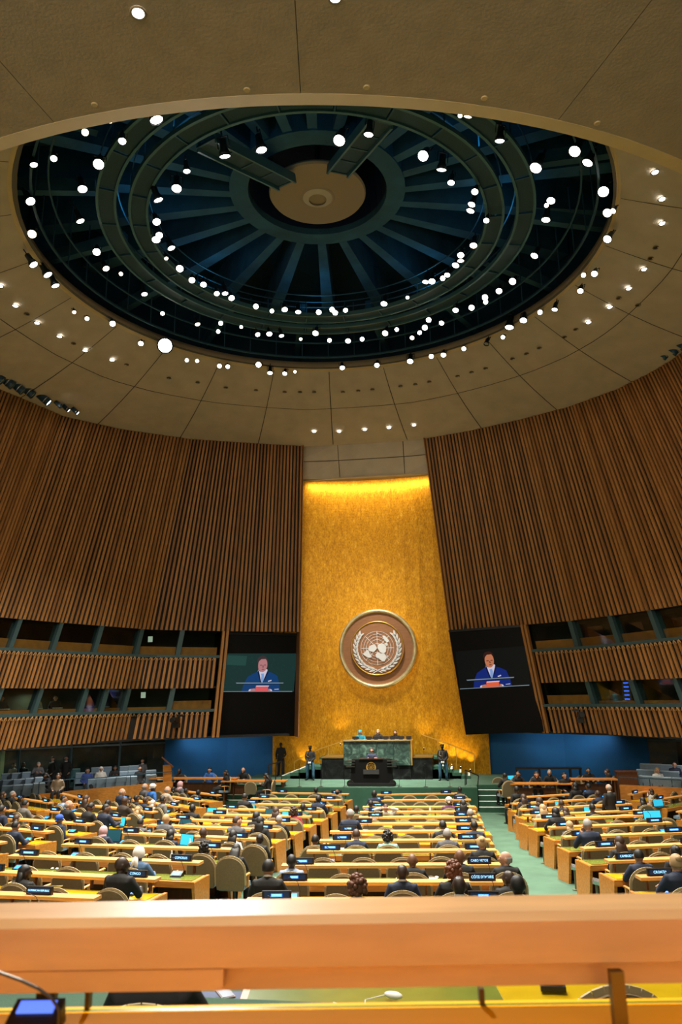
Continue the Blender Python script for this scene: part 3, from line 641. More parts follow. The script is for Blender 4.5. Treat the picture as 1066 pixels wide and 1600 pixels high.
# recessed downlights in the bowl
DLon = [(0,446),(24,477),(58,504),(93,525),(133,547),(175,562),(1024,268),(1035,310),(1035,348),(1007,420),(983,450),(953,479),(920,503),(491,674),(530,674),(570,671),(608,668),(647,664)]
DLoff = [(42,490),(115,536),(198,569),(264,590),(309,597),(353,605),(400,609),(445,612),(469,612),(491,612),(536,612),(560,610),(582,608),(626,603),(649,600),(671,596),(715,587),(737,581),(759,575),(801,560),(823,552),(843,543),(882,526),(900,514),(967,465),(997,476),(1025,386),(1017,403)]
rimm = mat('downlight_rim', lin((120, 104, 78)), .5)
dring = MB().lathe([(.13, 0), (.17, -.02), (.19, 0), (.17, .03)], 18, cap=False).mesh('trim_ring', rimm, True)
dlit = MB().lathe([(.001, .0), (.13, .0), (.13, .03)], 18).mesh('lens', lens)
doff = MB().lathe([(.001, .01), (.13, .01), (.13, .04)], 18).mesh('reflector', mat('dark_reflector', (.02, .018, .015), .4))
sprk = MB().lathe([(.001, -.02), (.10, -.02), (.13, 0), (.13, .02)], 18).mesh('cover_plate', mat('cover_plate_plaster', lin((176, 152, 112)), .7))
for lst, st in ((DLon, 1), (DLoff, 0)):
    for i, (x, y) in enumerate(sorted(lst)):
        P = bowl_px(x, y)-Vector((0, 0, .03)); o = empty('downlight', P); sc_ = .78 if st else .62
        o.scale = (sc_,)*3
        link('trim_ring', dring, o); link('lens' if st else 'reflector', dlit if st else doff, o)
        reg = 'left' if x < 300 else ('right' if x > 760 else 'stage')
        tag(o, '%s recessed downlight in the beige ceiling bowl, %s counted from the left' % ('bright' if st else 'dark unlit', ordn(i)), 'downlight', 'recessed downlights of the ceiling bowl')
for i, (x, y) in enumerate([(148, 164), (386, 141), (573, 137), (757, 154), (934, 193)]):
    P = at_z(x, y, 17.89); o = empty('sprinkler_cover', P); link('cover_plate', sprk, o); o.scale = (.6,)*3
    tag(o, 'small round cover plate in the gallery ceiling, %s from the left' % ordn(i), 'ceiling fitting', 'cover plates along the gallery ceiling edge')
for x, y, s, t in ((216, 21, 1.25, 'left'), (524, -3, 1.1, 'top centre')):
    o = empty('downlight', at_z(x, y, 17.87)); link('trim_ring', dring, o); link('lens', dlit, o); o.scale = (s*.72,)*3
    tag(o, 'bright recessed downlight in the brown gallery ceiling, %s of the photo' % t, 'downlight', 'downlights of the gallery ceiling')
# cylinder spotlights along the heads of the slatted walls
cyl = MB().lathe([(.001, .75), (.19, .72), (.20, .1), (.22, 0), (.19, 0), (.17, .08)], 16, cap=False).mesh('housing', lampbl, True)
cband = MB().lathe([(.205, .2), (.215, .2), (.215, .24), (.205, .24)], 16, cap=False).mesh('chrome_band', chrome)
cl1 = MB().lathe([(.001, .05), (.17, .05), (.17, .06)], 18).mesh('lens', lens); cl0 = MB().lathe([(.001, .05), (.17, .05), (.17, .06)], 18).mesh('lens', lensoff)
for side, lst in ((-1, [(4, 596, 1.2, 0), (20, 603, 1.2, 0), (36, 612, 1.1, 0), (52, 618, 1.1, 0), (77, 630, 1.1, 1), (96, 636, .6, 0), (108, 642, .6, 1), (122, 646, .6, 1)]), (1, [(1064, 546, 1.3, 0), (1050, 552, 1.1, 0), (1036, 560, .8, 0), (1018, 563, .8, 1), (1003, 572, .7, 1)])):
    for i, (x, y, s, on) in enumerate(lst):
        Y = 29.4+(x/120.*4.2) if side < 0 else 34.0-(x-1000)/56*2.0
        P = at_y(x, y, Y); o = empty('cylinder_spotlight', P); o.scale = (s*.9,)*3
        o.rotation_euler = (Vector((-4*side, 42, 2))-P).to_track_quat('-Z', 'Y').to_euler()
        link('housing', cyl, o); link('chrome_band', cband, o); link('lens', cl1 if on else cl0, o)
        MB().bar((0, 0, .3), (side*.5, -.1, .55), .05).build('bracket', lampb, o)
        tag(o, 'blue cylinder spotlight above the %s slatted wall, %s from the frame edge' % ('left' if side < 0 else 'right', ordn(i)), 'spotlight', 'cylinder spotlights over the %s wall' % ('left' if side < 0 else 'right'))

# ------------------------------------------------------------------ wall emblem
def px_plane_y(pts, Y): return [at_y(x, y, Y) for x, y in pts]
EC = Vector((0.06, 42.05, at_y(591, 1013, 42.1).z)); ER = 2.13
emb = empty('wall_emblem', EC); tag(emb, 'large round wall emblem of a world map between olive branches on gold wall', 'emblem')
def ringp(b, r0, r1, y0, y1, n=72, mi=0):
    for k in range(n):
        a, c = 2*math.pi*k/n, 2*math.pi*(k+1)/n
        f = lambda a_, r, y: (r*math.cos(a_), y, r*math.sin(a_))
        b.hexa([f(a, r0, y1), f(c, r0, y1), f(c, r1, y1), f(a, r1, y1), f(a, r0, y0), f(c, r0, y0), f(c, r1, y0), f(a, r1, y0)], mi)
    return b
Mx = Matrix.Rotation(R(90), 3, 'X')
MB().lathe([(.001, 0), (ER*.93, 0), (ER*.93, .25), (.001, .25)], 72, mtx=Matrix.Rotation(R(-90), 3, 'X')).build('backing_disc', mat('brown_emblem_wood', lin((160, 108, 66)), .6, var=.2, vscale=2, stretch=(1, 1, 9)), emb)
b = MB(); n = 72   # rounded outer ring
b.lathe([(ER*.905, 0), (ER*.92, -.12), (ER*.96, -.16), (ER*1.0, -.1), (ER*1.01, .2), (ER*.905, .2)], 72, mtx=Matrix.Rotation(R(-90), 3, 'X'), cap=False)
b.build('outer_ring', mat('aged_silver_gold_ring', lin((214, 198, 150)), .4, metal=.45, var=.3, vscale=3), emb, smooth=True)
b = MB(); b.lathe([(.001, -.16), (ER*.66, -.16), (ER*.66, 0), (.001, 0)], 72, mtx=Matrix.Rotation(R(-90), 3, 'X')); b.build('map_disc', MATS['brown_emblem_wood'], emb)
b = MB(); b.lathe([(ER*.655, -.10), (ER*.66, -.21), (ER*.685, -.21), (ER*.69, 0)], 72, mtx=Matrix.Rotation(R(-90), 3, 'X'), cap=False); b.build('inner_gold_ring', goldm, emb, smooth=True)
for k in range(24):
    l = bpy.data.lights.new('emblem_backlight', 'POINT'); l.energy = 5; l.color = (1, .78, .38); l.shadow_soft_size = .05
    lo = bpy.data.objects.new('emblem_backlight', l); COL.objects.link(lo); lo.location = EC+Vector((ER*.90*math.cos(k*math.pi/12), .34, ER*.90*math.sin(k*math.pi/12)))
K = ER/353.
def e2(x, y): return ((x-537)*K, -(y-443)*K)
g = MB()
for r in (42, 75, 100, 124, 150): ringp(g, (r-1.6)*K, (r+1.6)*K, -.19, -.15, 48)
for k in range(8):
    a = R(45*k); g.bar((30*K*math.cos(a), -.175, 30*K*math.sin(a)), (150*K*math.cos(a), -.175, 150*K*math.sin(a)), .018, .03)
g.build('map_grid', silver, emb)
CONT = [[(455,455),(462,430),(480,418),(505,412),(520,415),(528,430),(535,445),(520,465),(500,478),(470,468),(458,462)],
        [(398,490),(415,487),(430,470),(440,458),(455,462),(464,480),(475,500),(488,515),(472,530),(452,524),(440,520),(420,505)],
        [(543,412),(562,405),(580,402),(600,410),(615,425),(618,450),(612,478),(596,492),(575,486),(560,480),(548,462),(540,440)],
        [(520,500),(540,482),(570,492),(600,490),(608,505),(620,525),(610,545),(600,560),(575,560),(562,548),(552,535),(526,528)],
        [(586,338),(604,334),(620,345),(632,360),(645,375),(640,392),(622,394),(608,380),(596,362)],
        [(606,402),(622,395),(632,412),(626,428),(612,420)], [(532,305),(545,311),(556,309),(548,317),(536,316)], [(618,512),(628,508),(632,520),(622,524)]]
for p in CONT:
    MB().prism([e2(*q) for q in p][::-1], (0, -.23, 0), (1, 0, 0), (0, 0, 1), (0, .07, 0)).build('continent', silver, emb)
def leaf(b, c, ang, L_, w_):
    pts = []
    for i in range(10):
        t = i/10*2*math.pi; x = math.cos(t)*L_/2; y = math.sin(t)*w_/2*(1-.3*math.cos(t)); pts.append((x*math.cos(ang)-y*math.sin(ang)+c[0], x*math.sin(ang)+y*math.cos(ang)+c[1]))
    b.prism(pts, (0, -.23, 0), (1, 0, 0), (0, 0, 1), (0, .07, 0))
for sx, nm in ((-1, 'left'), (1, 'right')):
    b = MB(); n = 11
    for i in range(n):
        t = i/(n-1); a = R(lerp(262, 146, t)) if sx < 0 else R(lerp(-82, 34, t)); r = lerp(190, 196, t)*K
        c = (r*math.cos(a), r*math.sin(a)-.02); tang = a+(-math.pi/2 if sx < 0 else math.pi/2)
        for q in (-1, 1):
            an = tang+q*.42; d = .16
            leaf(b, (c[0]+math.cos(an)*d+math.cos(a)*q*-.0, c[1]+math.sin(an)*d), an, .34, .115)
    prev = None
    for i in range(13):
        a = R(lerp(268, 150, i/12)) if sx < 0 else R(lerp(-88, 30, i/12)); p = (190*K*math.cos(a), -.2, 190*K*math.sin(a))
        if prev: b.bar(prev, p, .03)
        prev = p
    b.bar((sx*.12, -.2, -1.14), (sx*-.24, -.2, -1.31), .045)
    b.build('olive_branch', silver, emb)

# ------------------------------------------------------------------ projection screens with the broadcast of the speaker
def screen(side, quad, content, label):
    # quad px: tl, tr, br, bl ; vertical plane through the two top corners placed just in front of the wall
    Yl, Yr = ((39.3, 41.2) if side < 0 else (41.4, 40.0))
    A, B = at_y(*quad[0], Yl), at_y(*quad[1], Yr); n = (B-A).cross(Vector((0, 0, 1))).normalized()
    pl = [at_plane(x, y, A, n) for x, y in quad]
    if n.y < 0: n = -n
    o = empty('video_screen', pl[3]); tag(o, label, 'video screen', 'video screens flanking the gold wall'); Lc = lambda p: p-pl[3]
    q = [Lc(p) for p in pl]; d = n*.25
    MB().hexa([q[3], q[2], q[2]+d, q[3]+d, q[0], q[1], q[1]+d, q[0]+d]).build('cabinet', mat('gloss_black_cabinet', (.002, .002, .003), .45, spec=.15), o)
    t = (q[1]-q[0])*.0
    MB().bar(q[0]+Vector((0, 0, .02))-n*.06, q[1]+Vector((0, 0, .02))-n*.06, .05, .12).build('top_rail', black, o)
    c = [at_plane(x, y, A-n*.02, n)-pl[3] for x, y in content]   # tl tr br bl
    def uv(u, v, k=0): return (c[3].lerp(c[2], u)).lerp(c[0].lerp(c[1], u), v) - n*(.001+.002*k)
    pic = MB(); dark = side > 0
    cols = [('bg', (22, 52, 50) if not dark else (4, 8, 10)), ('bg2', (34, 72, 66) if not dark else (14, 20, 24)), ('suit', (12, 62, 116) if not dark else (12, 38, 118)), ('suitd', (8, 34, 70) if not dark else (6, 16, 60)),
            ('skin', (186, 126, 128) if not dark else (196, 120, 84)), ('skind', (130, 84, 88) if not dark else (120, 62, 44)), ('hair', (62, 50, 52) if not dark else (50, 22, 18)), ('shirt', (214, 206, 224)), ('tie', (130, 164, 220)),
            ('red', (226, 92, 96) if not dark else (236, 98, 60)), ('grey', (120, 136, 148)), ('dark', (10, 20, 28))]
    idx = {k: i for i, (k, _) in enumerate(cols)}
    ms = []
    for k, cc in cols:
        M = mat('screen_picture_%s_%s' % (k, 'right' if dark else 'left'), lin(cc), .5, emit=.85, spec=.2); M.node_tree.nodes['Principled BSDF'].inputs['Base Color'].default_value = (0, 0, 0, 1); ms.append(M)
    dx = 0 if not dark else -52
    S = lambda pts: [((x+dx*1.0-75)/925., (580-y)/495.) for x, y in pts]
    def poly_(pts, key, k): 
        P_ = [uv(min(1, max(0, u)), min(1, max(0, v)), k) for u, v in pts]; pic.add(P_, [tuple(range(len(P_)))], idx[key])
    poly_([(0, 0), (1, 0), (1, 1), (0, 1)], 'bg', 0)
    rr = random.Random(5 if dark else 6)
    for _ in range(26 if not dark else 14):
        x, y = rr.random(), rr.uniform(.2, .95); l_, a = rr.uniform(.03, .10), rr.uniform(.5, 1.5)
        poly_([(x, y), (x+.006, y), (x+l_*math.cos(a), y-l_*math.sin(a)*1.4)], 'bg2', 1)
    if not dark: poly_([(.03, .95), (.3, .93), (.29, .68), (.03, .7)], 'bg2', 1)
    poly_(S([(310, 580), (330, 480), (380, 385), (450, 345), (515, 310), (600, 310), (690, 335), (765, 375), (800, 480), (815, 580)]), 'suit', 2)
    poly_(S([(500, 320), (515, 290), (625, 290), (640, 330), (600, 400), (568, 468), (530, 400)]), 'shirt', 3)
    poly_(S([(548, 348), (585, 345), (592, 380), (585, 440), (568, 470), (550, 430), (556, 380)]), 'tie', 4)
    poly_(S([(500, 322), (515, 300), (560, 466), (545, 470)]), 'suitd', 4); poly_(S([(630, 305), (645, 330), (580, 468), (574, 462)]), 'suitd', 4)
    el = lambda cx_, cy_, rx, ry, n=20, a0=0, a1=360: S([(cx_+rx*math.cos(R(lerp(a0, a1, i/n))), cy_+ry*math.sin(R(lerp(a0, a1, i/n)))) for i in range(n)])
    poly_(el(556, 180, 68, 62), 'hair', 5); poly_(el(563, 235, 60, 92), 'skin', 6); poly_(S([(500, 160), (540, 128), (600, 134), (624, 175), (600, 158), (540, 160), (508, 190)]), 'hair', 7)
    poly_(el(540, 238, 18, 7, 10), 'skind', 7); poly_(el(592, 236, 17, 7, 10), 'skind', 7); poly_(S([(560, 240), (570, 240), (580, 268), (560, 270)]), 'skind', 7); poly_(el(570, 292, 20, 7, 10), 'skind', 7)
    poly_(S([(500, 235), (512, 290), (545, 325), (530, 320), (505, 290)]), 'skind', 7)
    poly_(S([(645, 440), (690, 425), (692, 440), (650, 452)]), 'shirt', 4)
    poly_(S([(400, 575), (415, 545), (480, 535), (500, 578)]), 'skin', 5); poly_(S([(650, 575), (660, 540), (695, 545), (710, 575)]), 'skin', 5)
    poly_(S([(396, 575), (405, 550), (430, 545), (420, 575)]), 'shirt', 6); poly_(S([(690, 575), (680, 545), (704, 552), (712, 575)]), 'shirt', 6)
    poly_(S([(490, 502), (655, 500), (650, 575), (485, 578)]), 'red', 6); poly_(S([(498, 500), (664, 500), (660, 512), (496, 514)]), 'shirt', 7)
    poly_(S([(228, 462), (855, 462), (850, 474), (240, 476)]), 'grey', 6); poly_(S([(228, 476), (850, 474), (850, 484), (240, 486)]), 'dark', 5)
    poly_(S([(75-dx, 572), (980-dx, 570), (980-dx, 580), (75-dx, 581)]), 'grey', 7); poly_(S([(735, 546), (795, 541), (795, 550), (738, 552)]), 'shirt', 6)
    pic.build('picture', ms, o)
    for k in range(2): MB().bar(q[0].lerp(q[1], .2+.6*k), q[0].lerp(q[1], .2+.6*k)+Vector((0, 0, .6))+n*.3, .06).build('hanger', lampb, o)
screen(-1, [(348, 990), (467, 992), (460, 1150), (342, 1148)], [(352, 1021), (464, 1021), (459, 1081), (349, 1081)], 'black video wall left of the gold wall showing a man in blue on green')
screen(1, [(702, 987), (825, 978), (850, 1143), (728, 1148)], [(712, 1018), (822, 1009), (830, 1071), (719, 1077)], 'tilted black video wall right of the gold wall showing a man on black')

# ------------------------------------------------------------------ delegate desks
LEDGE_Z, DESK_Z = .98, .75
def zl(x, y): return at_z(x, y, LEDGE_Z)
# ends of each ledge (photograph points, back-projected onto the ledge height), rows counted from the stage
ROWS = {
 'right centre': [((588,1241),(715,1239)),((575,1250),(735.6,1248.5)),((567,1260),(741,1259.6)),((563,1268),(743,1267)),((561,1276),(745,1275)),((540,1286),(755,1285)),((516,1298.5),(756.5,1297)),((500,1312.5),(766,1311)),((480,1328.5),(775,1327)),((441,1350.5),(785,1349.5)),((425,1376),(795,1376)),((385,1405),(807,1406))],
 'left centre': [((425,1238),(545,1240)),((393,1246.5),(534,1249)),((375,1255),(520,1258)),((340,1262.6),(505,1267)),((321,1271.5),(486,1275)),((268,1279),(464,1285)),((235,1288),(437,1296)),((180,1300),(405,1310)),((100,1318),(365,1326)),((17,1335.5),(314.5,1346.5)),((-40,1359),(247,1372)),((-110,1391),(153,1401))],
 'left': [((276,1234),(343,1242)),((255,1242),(317,1251)),((185,1246),(283,1260)),((116,1255),(243,1268)),((74,1266),(200,1278.5)),((0,1277),(144,1287)),((-60,1288),(80,1299)),((-110,1302),(5,1316)),((-160,1324),(-15,1337))],
 'right': [((795,1246),(930,1238)),((800,1255),(960,1246)),((812,1264),(985,1255)),((818,1273),(1000,1265)),((833,1280),(1025,1271.8)),((858,1292),(1047,1284)),((880,1307),(1080,1299)),((910,1324.6),(1110,1316)),((948,1343.5),(1150,1337)),((997,1369),(1210,1364))],
 'far left': [((88,1237),(132,1248)),((25,1246),(80,1254)),((-60,1256),(20,1266)),((-90,1270),(-5,1280))],
 'far right': [((985,1241),(1060,1226)),((1020,1250),(1110,1236)),((1062,1268),(1150,1250))]}
deskrng = random.Random(3)
rows = []      # (block, i, origin, ux, uy, length)
SHEEN_ROWS = {'right centre': {5, 6, 7, 11}, 'left centre': {5, 6, 7, 11, 12, 4}, 'left': {1, 2, 3, 4, 5, 6, 7}, 'right': {1, 2, 3, 5, 9, 10}, 'far left': {1, 2, 3, 4}, 'far right': {1}}  # rows whose pads carry the painted gold reflection
nblk = 0
for blk, lst in ROWS.items():
    for i, (a, b_) in enumerate(lst):
        A, B = at_h(*a, LEDGE_Z), at_h(*b_, LEDGE_Z); RZ = fz((A.y+B.y)/2)
        A, B = at_z(*a, LEDGE_Z+RZ), at_z(*b_, LEDGE_Z+RZ); A.z = B.z = RZ
        ux = (B-A); L = ux.length; ux.normalize(); uy = Vector((-ux.y, ux.x, 0)); ang = math.atan2(ux.y, ux.x)
        mid = (A+B)/2; rows.append((blk, i, A, ux, uy, L))
        d = empty('delegate_desk', mid, ang)
        tag(d, 'long wooden delegate desk with raised ledge, %s row from the stage, %s block' % (ordn(i), blk), 'desk', 'delegate desks')
        h = L/2
        MB().box((0, 0, LEDGE_Z-.025), (L, .25, .05)).build('ledge', woodl, d)
        MB().box((0, -.36, DESK_Z-.025), (L+.3, .60, .05)).build('desktop', wood, d)
        MB().box((0, -.655, DESK_Z-.05), (L+.3, .03, .11)).build('desk_front_edge', wood, d)
        MB().box((0, -.35, DESK_Z+.006), (L+.16, .48, .014)).build('desk_pad', padsheen if (i+1) in SHEEN_ROWS[blk] else padm, d)
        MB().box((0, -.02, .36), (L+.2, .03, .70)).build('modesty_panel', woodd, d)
        for s_ in (-1, 1):
            x = s_*(h+.13)
            MB().hexa([(x-.03, -.50, 0), (x+.03, -.50, 0), (x+.03, .10, 0), (x-.03, .10, 0), (x-.03, -.67, DESK_Z-.01), (x+.03, -.67, DESK_Z-.01), (x+.03, .06, DESK_Z-.01), (x-.03, .06, DESK_Z-.01)]).build('side_panel', wood, d)
        npst = max(2, int(L/1.1))
        for k in range(npst+1):
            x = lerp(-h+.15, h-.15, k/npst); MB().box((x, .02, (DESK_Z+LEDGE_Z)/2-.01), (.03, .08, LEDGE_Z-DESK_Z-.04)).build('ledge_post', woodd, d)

# name boards and microphone consoles
np_body = MB().box((0, 0, .085), (.60, .07, .17)).box((0, .0, .01), (.5, .12, .02)).mesh('case', black)
np_win = MB().box((0, -.037, .09), (.50, .006, .115)).mesh('window', mat('dark_blue_display', (.004, .02, .06), .3, emit=.6))
np_strip = MB().box((0, -.042, .09), (.26, .006, .06)).mesh('lit_name', bluelit)
np_text = MB()
for k in range(8): np_text.box((-.105+.03*k, -.0455, .09), (.018, .004, .045))
np_text = stuffm = np_text.mesh('lit_name_text', bluetxt)
cons = MB().hexa([(-.11, -.10, 0), (.11, -.10, 0), (.11, .08, 0), (-.11, .08, 0), (-.11, -.08, .03), (.11, -.08, .03), (.11, .07, .09), (-.11, .07, .09)]).mesh('console_body', black)
cscr = MB().hexa([(-.08, -.075, .033), (.08, -.075, .033), (.08, .03, .074), (-.08, .03, .074), (-.08, -.078, .037), (.08, -.078, .037), (.08, .027, .079), (-.08, .027, .079)]).mesh('console_display', bluelit)
mic = MB().tube([(.13, .03, 0), (.13, .04, .12), (.09, .0, .26), (-.02, -.10, .34)], .005, 6).tube([(-.02, -.10, .34), (-.05, -.125, .355)], .011, 8).mesh('microphone', black, True)
def font_mesh(s, size, mtl, ext=.003):
    c = bpy.data.curves.new('lettering', 'FONT'); c.body = s; c.size = size; c.align_x = 'CENTER'; c.align_y = 'CENTER'; c.extrude = ext; c.resolution_u = 2
    c.materials.append(mtl); o = bpy.data.objects.new('tmp', c); COL.objects.link(o)
    me = bpy.data.meshes.new_from_object(o.evaluated_get(bpy.context.evaluated_depsgraph_get())); bpy.data.objects.remove(o); me.name = 'lettering'
    if not me.materials: me.materials.append(mtl)
    return me
NAMES = {('right centre', 10, 1): "CÔTE D'IVOIRE", ('right centre', 9, 1): 'CABO VERDE', ('left centre', 11, 1): 'DOMINICAN REPUBLIC', ('left centre', 10, 1): 'CONGO', ('right', 9, 0): 'CROATIA', ('right', 8, 0): 'CAMBODIA', ('left centre', 9, 1): 'COMOROS'}
npc = {}
for blk, i, A, ux, uy, L in rows:
    ang = math.atan2(ux.y, ux.x)
    for e in (0, 1):
        if L < 2.4 and e == 0 and blk not in ('right', 'far right'): continue
        if (blk, i) == ('left centre', 11) and e == 0: continue
        off = deskrng.uniform(.38, .55)
        if (blk, i, e) == ('left centre', 11, 1): off = 1.0
        p = A+ux*(off if e == 0 else L-off)
        nb = empty('name_board', p+Vector((0, 0, LEDGE_Z)), ang+deskrng.uniform(-.03, .03)); nb.scale = (.74, .74, .70)
        link('case', np_body, nb); link('window', np_win, nb)
        nm = NAMES.get((blk, i, e))
        where = 'left' if e == 0 else 'right'
        if nm:
            t = link('lettering', font_mesh(nm, .088 if len(nm) < 14 else .058, bluetxt), nb); t.location = (0, -.044, .09); t.rotation_euler = (R(90), 0, 0)
            t.scale = (.84, 1, 1)
            tag(nb, 'black name board with blue letters reading %s' % nm, 'name board', 'lit name boards on the desk ledges')
        else:
            s_ = link('lit_name', np_strip, nb); s_.scale = (deskrng.uniform(.7, 1.35), 1, 1)
            tx_ = link('lit_name_text', np_text, nb); tx_.scale = (s_.scale.x*.95, 1, 1)
            tag(nb, 'black name board with blue lit name, %s end of the %s row, %s block' % (where, ordn(i), blk), 'name board', 'lit name boards on the desk ledges')
        if i >= 2:
            c = empty('microphone_console', p-uy*.30+ux*(.0 if e == 0 else .05)+Vector((0, 0, DESK_Z+.013)), ang+deskrng.uniform(-.2, .2))
            link('console_body', cons, c); link('console_display', cscr, c); link('microphone', mic, c)
            tag(c, 'black microphone console with blue display, %s end of the %s row desk, %s block' % (where, ordn(i), blk), 'microphone', 'microphone consoles on the desks')

# ------------------------------------------------------------------ chairs
def chair_meshes():
    # high rounded back shell, facing +y
    prof = []
    n = 14; w = .30; hgt = .62; pts = [(-w*.92, 0), (w*.92, 0), (w, .10), (w, hgt-.24)]
    for k in range(1, n): a = math.pi*k/n; pts.append((w*math.cos(a), hgt-.24+.24*math.sin(a)))
    pts += [(-w, hgt-.24), (-w, .10)]
    b = MB(); b.prism(pts, (0, -.03, .40), (1, 0, 0), (0, -.10, 1), (0, .07, 0))
    back = b.mesh('backrest', fabric)
    b = MB(); q = pts+[pts[0]]
    for i in range(2, len(q)-2): 
        f = lambda p: (p[0], .005-.10*p[1], .40+p[1]); b.bar(f(q[i]), f(q[i+1]), .016, .078)
    trim = b.mesh('edge_trim', piping)
    seat = MB().hexa([(-.25, 0, .38), (.25, 0, .38), (.26, .50, .40), (-.26, .50, .40), (-.24, .02, .46), (.24, .02, .46), (.25, .49, .49), (-.25, .49, .49)]).mesh('seat', seatf)
    arm = MB().tube([(0, -.04, .62), (0, .10, .665), (0, .32, .665), (0, .37, .64)], [(.022, .022), (.028, .02), (.028, .02), (.02, .016)], 8).bar((0, .24, .42), (0, .26, .65), .03, .05).mesh('armrest', woodl)
    base = MB().lathe([(.04, .04), (.035, .38)], 10)
    for k in range(4): a = R(45+90*k); base.bar((0, .2, .06), (.28*math.cos(a), .2+.28*math.sin(a), .02), .04)
    base2 = MB().tube([(0, .22, .05), (0, .22, .38)], .035, 8)
    for k in range(4): a = R(45+90*k); base2.bar((0, .22, .06), (.28*math.cos(a), .22+.28*math.sin(a), .02), .04)
    return back, trim, seat, arm, base2.mesh('pedestal', black)
CH = chair_meshes()
def chair(P, ang, label, group, sc=1.0):
    o = empty('delegate_chair', P, ang); o.scale = (sc,)*3
    link('backrest', CH[0], o); link('edge_trim', CH[1], o); link('seat', CH[2], o)
    a = link('armrest', CH[3], o); a.location.x = -.28; a = link('armrest', CH[3], o); a.location.x = .28
    link('pedestal', CH[4], o); return tag(o, label, 'chair', group)
seatgrid = []   # occupied later: dict(block,row,k,pos,ang)
SEAT_BACK = 1.12
crng = random.Random(8)
for blk, i, A, ux, uy, L in rows:
    n = max(2, int(round(L/.82))); ang = math.atan2(ux.y, ux.x)
    for k in range(n):
        t = (k+.5)/n
        P = A+ux*(t*L+crng.uniform(-.05, .05))-uy*(SEAT_BACK+crng.uniform(-.04, .1))
        seatgrid.append(dict(b=blk, r=i, k=k, n=n, P=P, ang=ang+crng.uniform(-.12, .12), used=False, uy=uy, A=A, ux=ux, L=L))

# ------------------------------------------------------------------ people
SKIN = {'d': mat('skin_dark', (.035, .018, .012), .45, var=.1), 'b': mat('skin_brown', (.16, .075, .04), .5, var=.1), 'l': mat('skin_light', (.52, .29, .20), .5, var=.1), 't': mat('skin_tan', (.32, .17, .10), .5, var=.1)}
HAIRC = {'k': mat('hair_black', (.008, .007, .007), .55), 'n': mat('hair_brown', (.05, .025, .014), .55), 'a': mat('hair_auburn', (.14, .045, .02), .55), 'y': mat('hair_blond', (.42, .27, .13), .55), 'g': mat('hair_grey', (.28, .27, .26), .6), 'w': mat('cloth_white', (.7, .68, .64), .8), 'p': mat('cloth_pink', (.55, .33, .36), .8), 'u': mat('cloth_blue', (.02, .08, .42), .8), 'm': mat('cloth_teal', (.03, .30, .34), .8), 'c': mat('cloth_cream', (.6, .5, .42), .8)}
CLOTH = {'black': (.008, .008, .009), 'navy': (.010, .018, .045), 'blue': (.02, .07, .26), 'grey': (.09, .09, .10), 'brown': (.035, .024, .018), 'lightblue': (.28, .38, .55), 'white': (.62, .60, .56), 'mint': (.25, .48, .42), 'teal': (.02, .22, .28), 'purple': (.12, .03, .10), 'red': (.35, .03, .04), 'green': (.01, .08, .05), 'beige': (.4, .32, .24), 'denim': (.06, .13, .25), 'brightblue': (.03, .16, .55), 'tweed': (.16, .15, .14), 'floral': (.03, .06, .25)}
CM = {k: mat('cloth_'+k+'_top', v, .8, var=.2, vscale=12) for k, v in CLOTH.items()}
for k in ('floral',):
    M = CM[k]; 
trous = mat('dark_trousers', (.012, .013, .016), .85); bluetr = mat('blue_uniform_trousers', (.03, .10, .17), .85); shoem = mat('black_shoe', (.008, .008, .008), .3)
eyem = mat('eye_dark', (.01, .01, .01), .2)

def remesh(b, voxel, ratio, name, mats, smooth_it=2):
    me = b.mesh('tmp', mats); o = bpy.data.objects.new('tmp', me); COL.objects.link(o)
    r = o.modifiers.new('r', 'REMESH'); r.mode = 'VOXEL'; r.voxel_size = voxel; r.use_smooth_shade = True
    if smooth_it: s = o.modifiers.new('s', 'SMOOTH'); s.iterations = smooth_it; s.factor = .4
    d = o.modifiers.new('d', 'DECIMATE'); d.ratio = ratio
    dg = bpy.context.evaluated_depsgraph_get(); out = bpy.data.meshes.new_from_object(o.evaluated_get(dg)); out.name = name
    bpy.data.objects.remove(o); bpy.data.meshes.remove(me)
    out.materials.clear(); out.materials.append(mats)
    out.polygons.foreach_set('use_smooth', [True]*len(out.polygons)); return out
def hand(b, w, d, n, curl=.5):
    """five separate fingers: w wrist point, d direction, n palm normal"""
    w, d, n = Vector(w), Vector(d).normalized(), Vector(n).normalized(); s = d.cross(n).normalized()
    b.tube([w-d*.02, w+d*.03, w+d*.085], [(.026, .022), (.036, .020), (.038, .017)], 10)
    b.ell(w+d*.05, (.038, .04, .03), 10, 6)
    for k, (o_, L_) in enumerate(((-.03, .062), (-.010, .074), (.010, .078), (.030, .068))):
        p = w+d*.085+s*o_; q = p+d*L_*.5-n*L_*.12*curl; r = q+d*L_*.42-n*L_*.45*curl
        b.tube([p-d*.02, p, q, r], [.0095, .0095, .009, .007], 7)
    p = w+d*.025-s*.034; b.tube([p, p-s*.022+d*.025-n*.01, p-s*.026+d*.055-n*.02], [.013, .011, .008], 7)
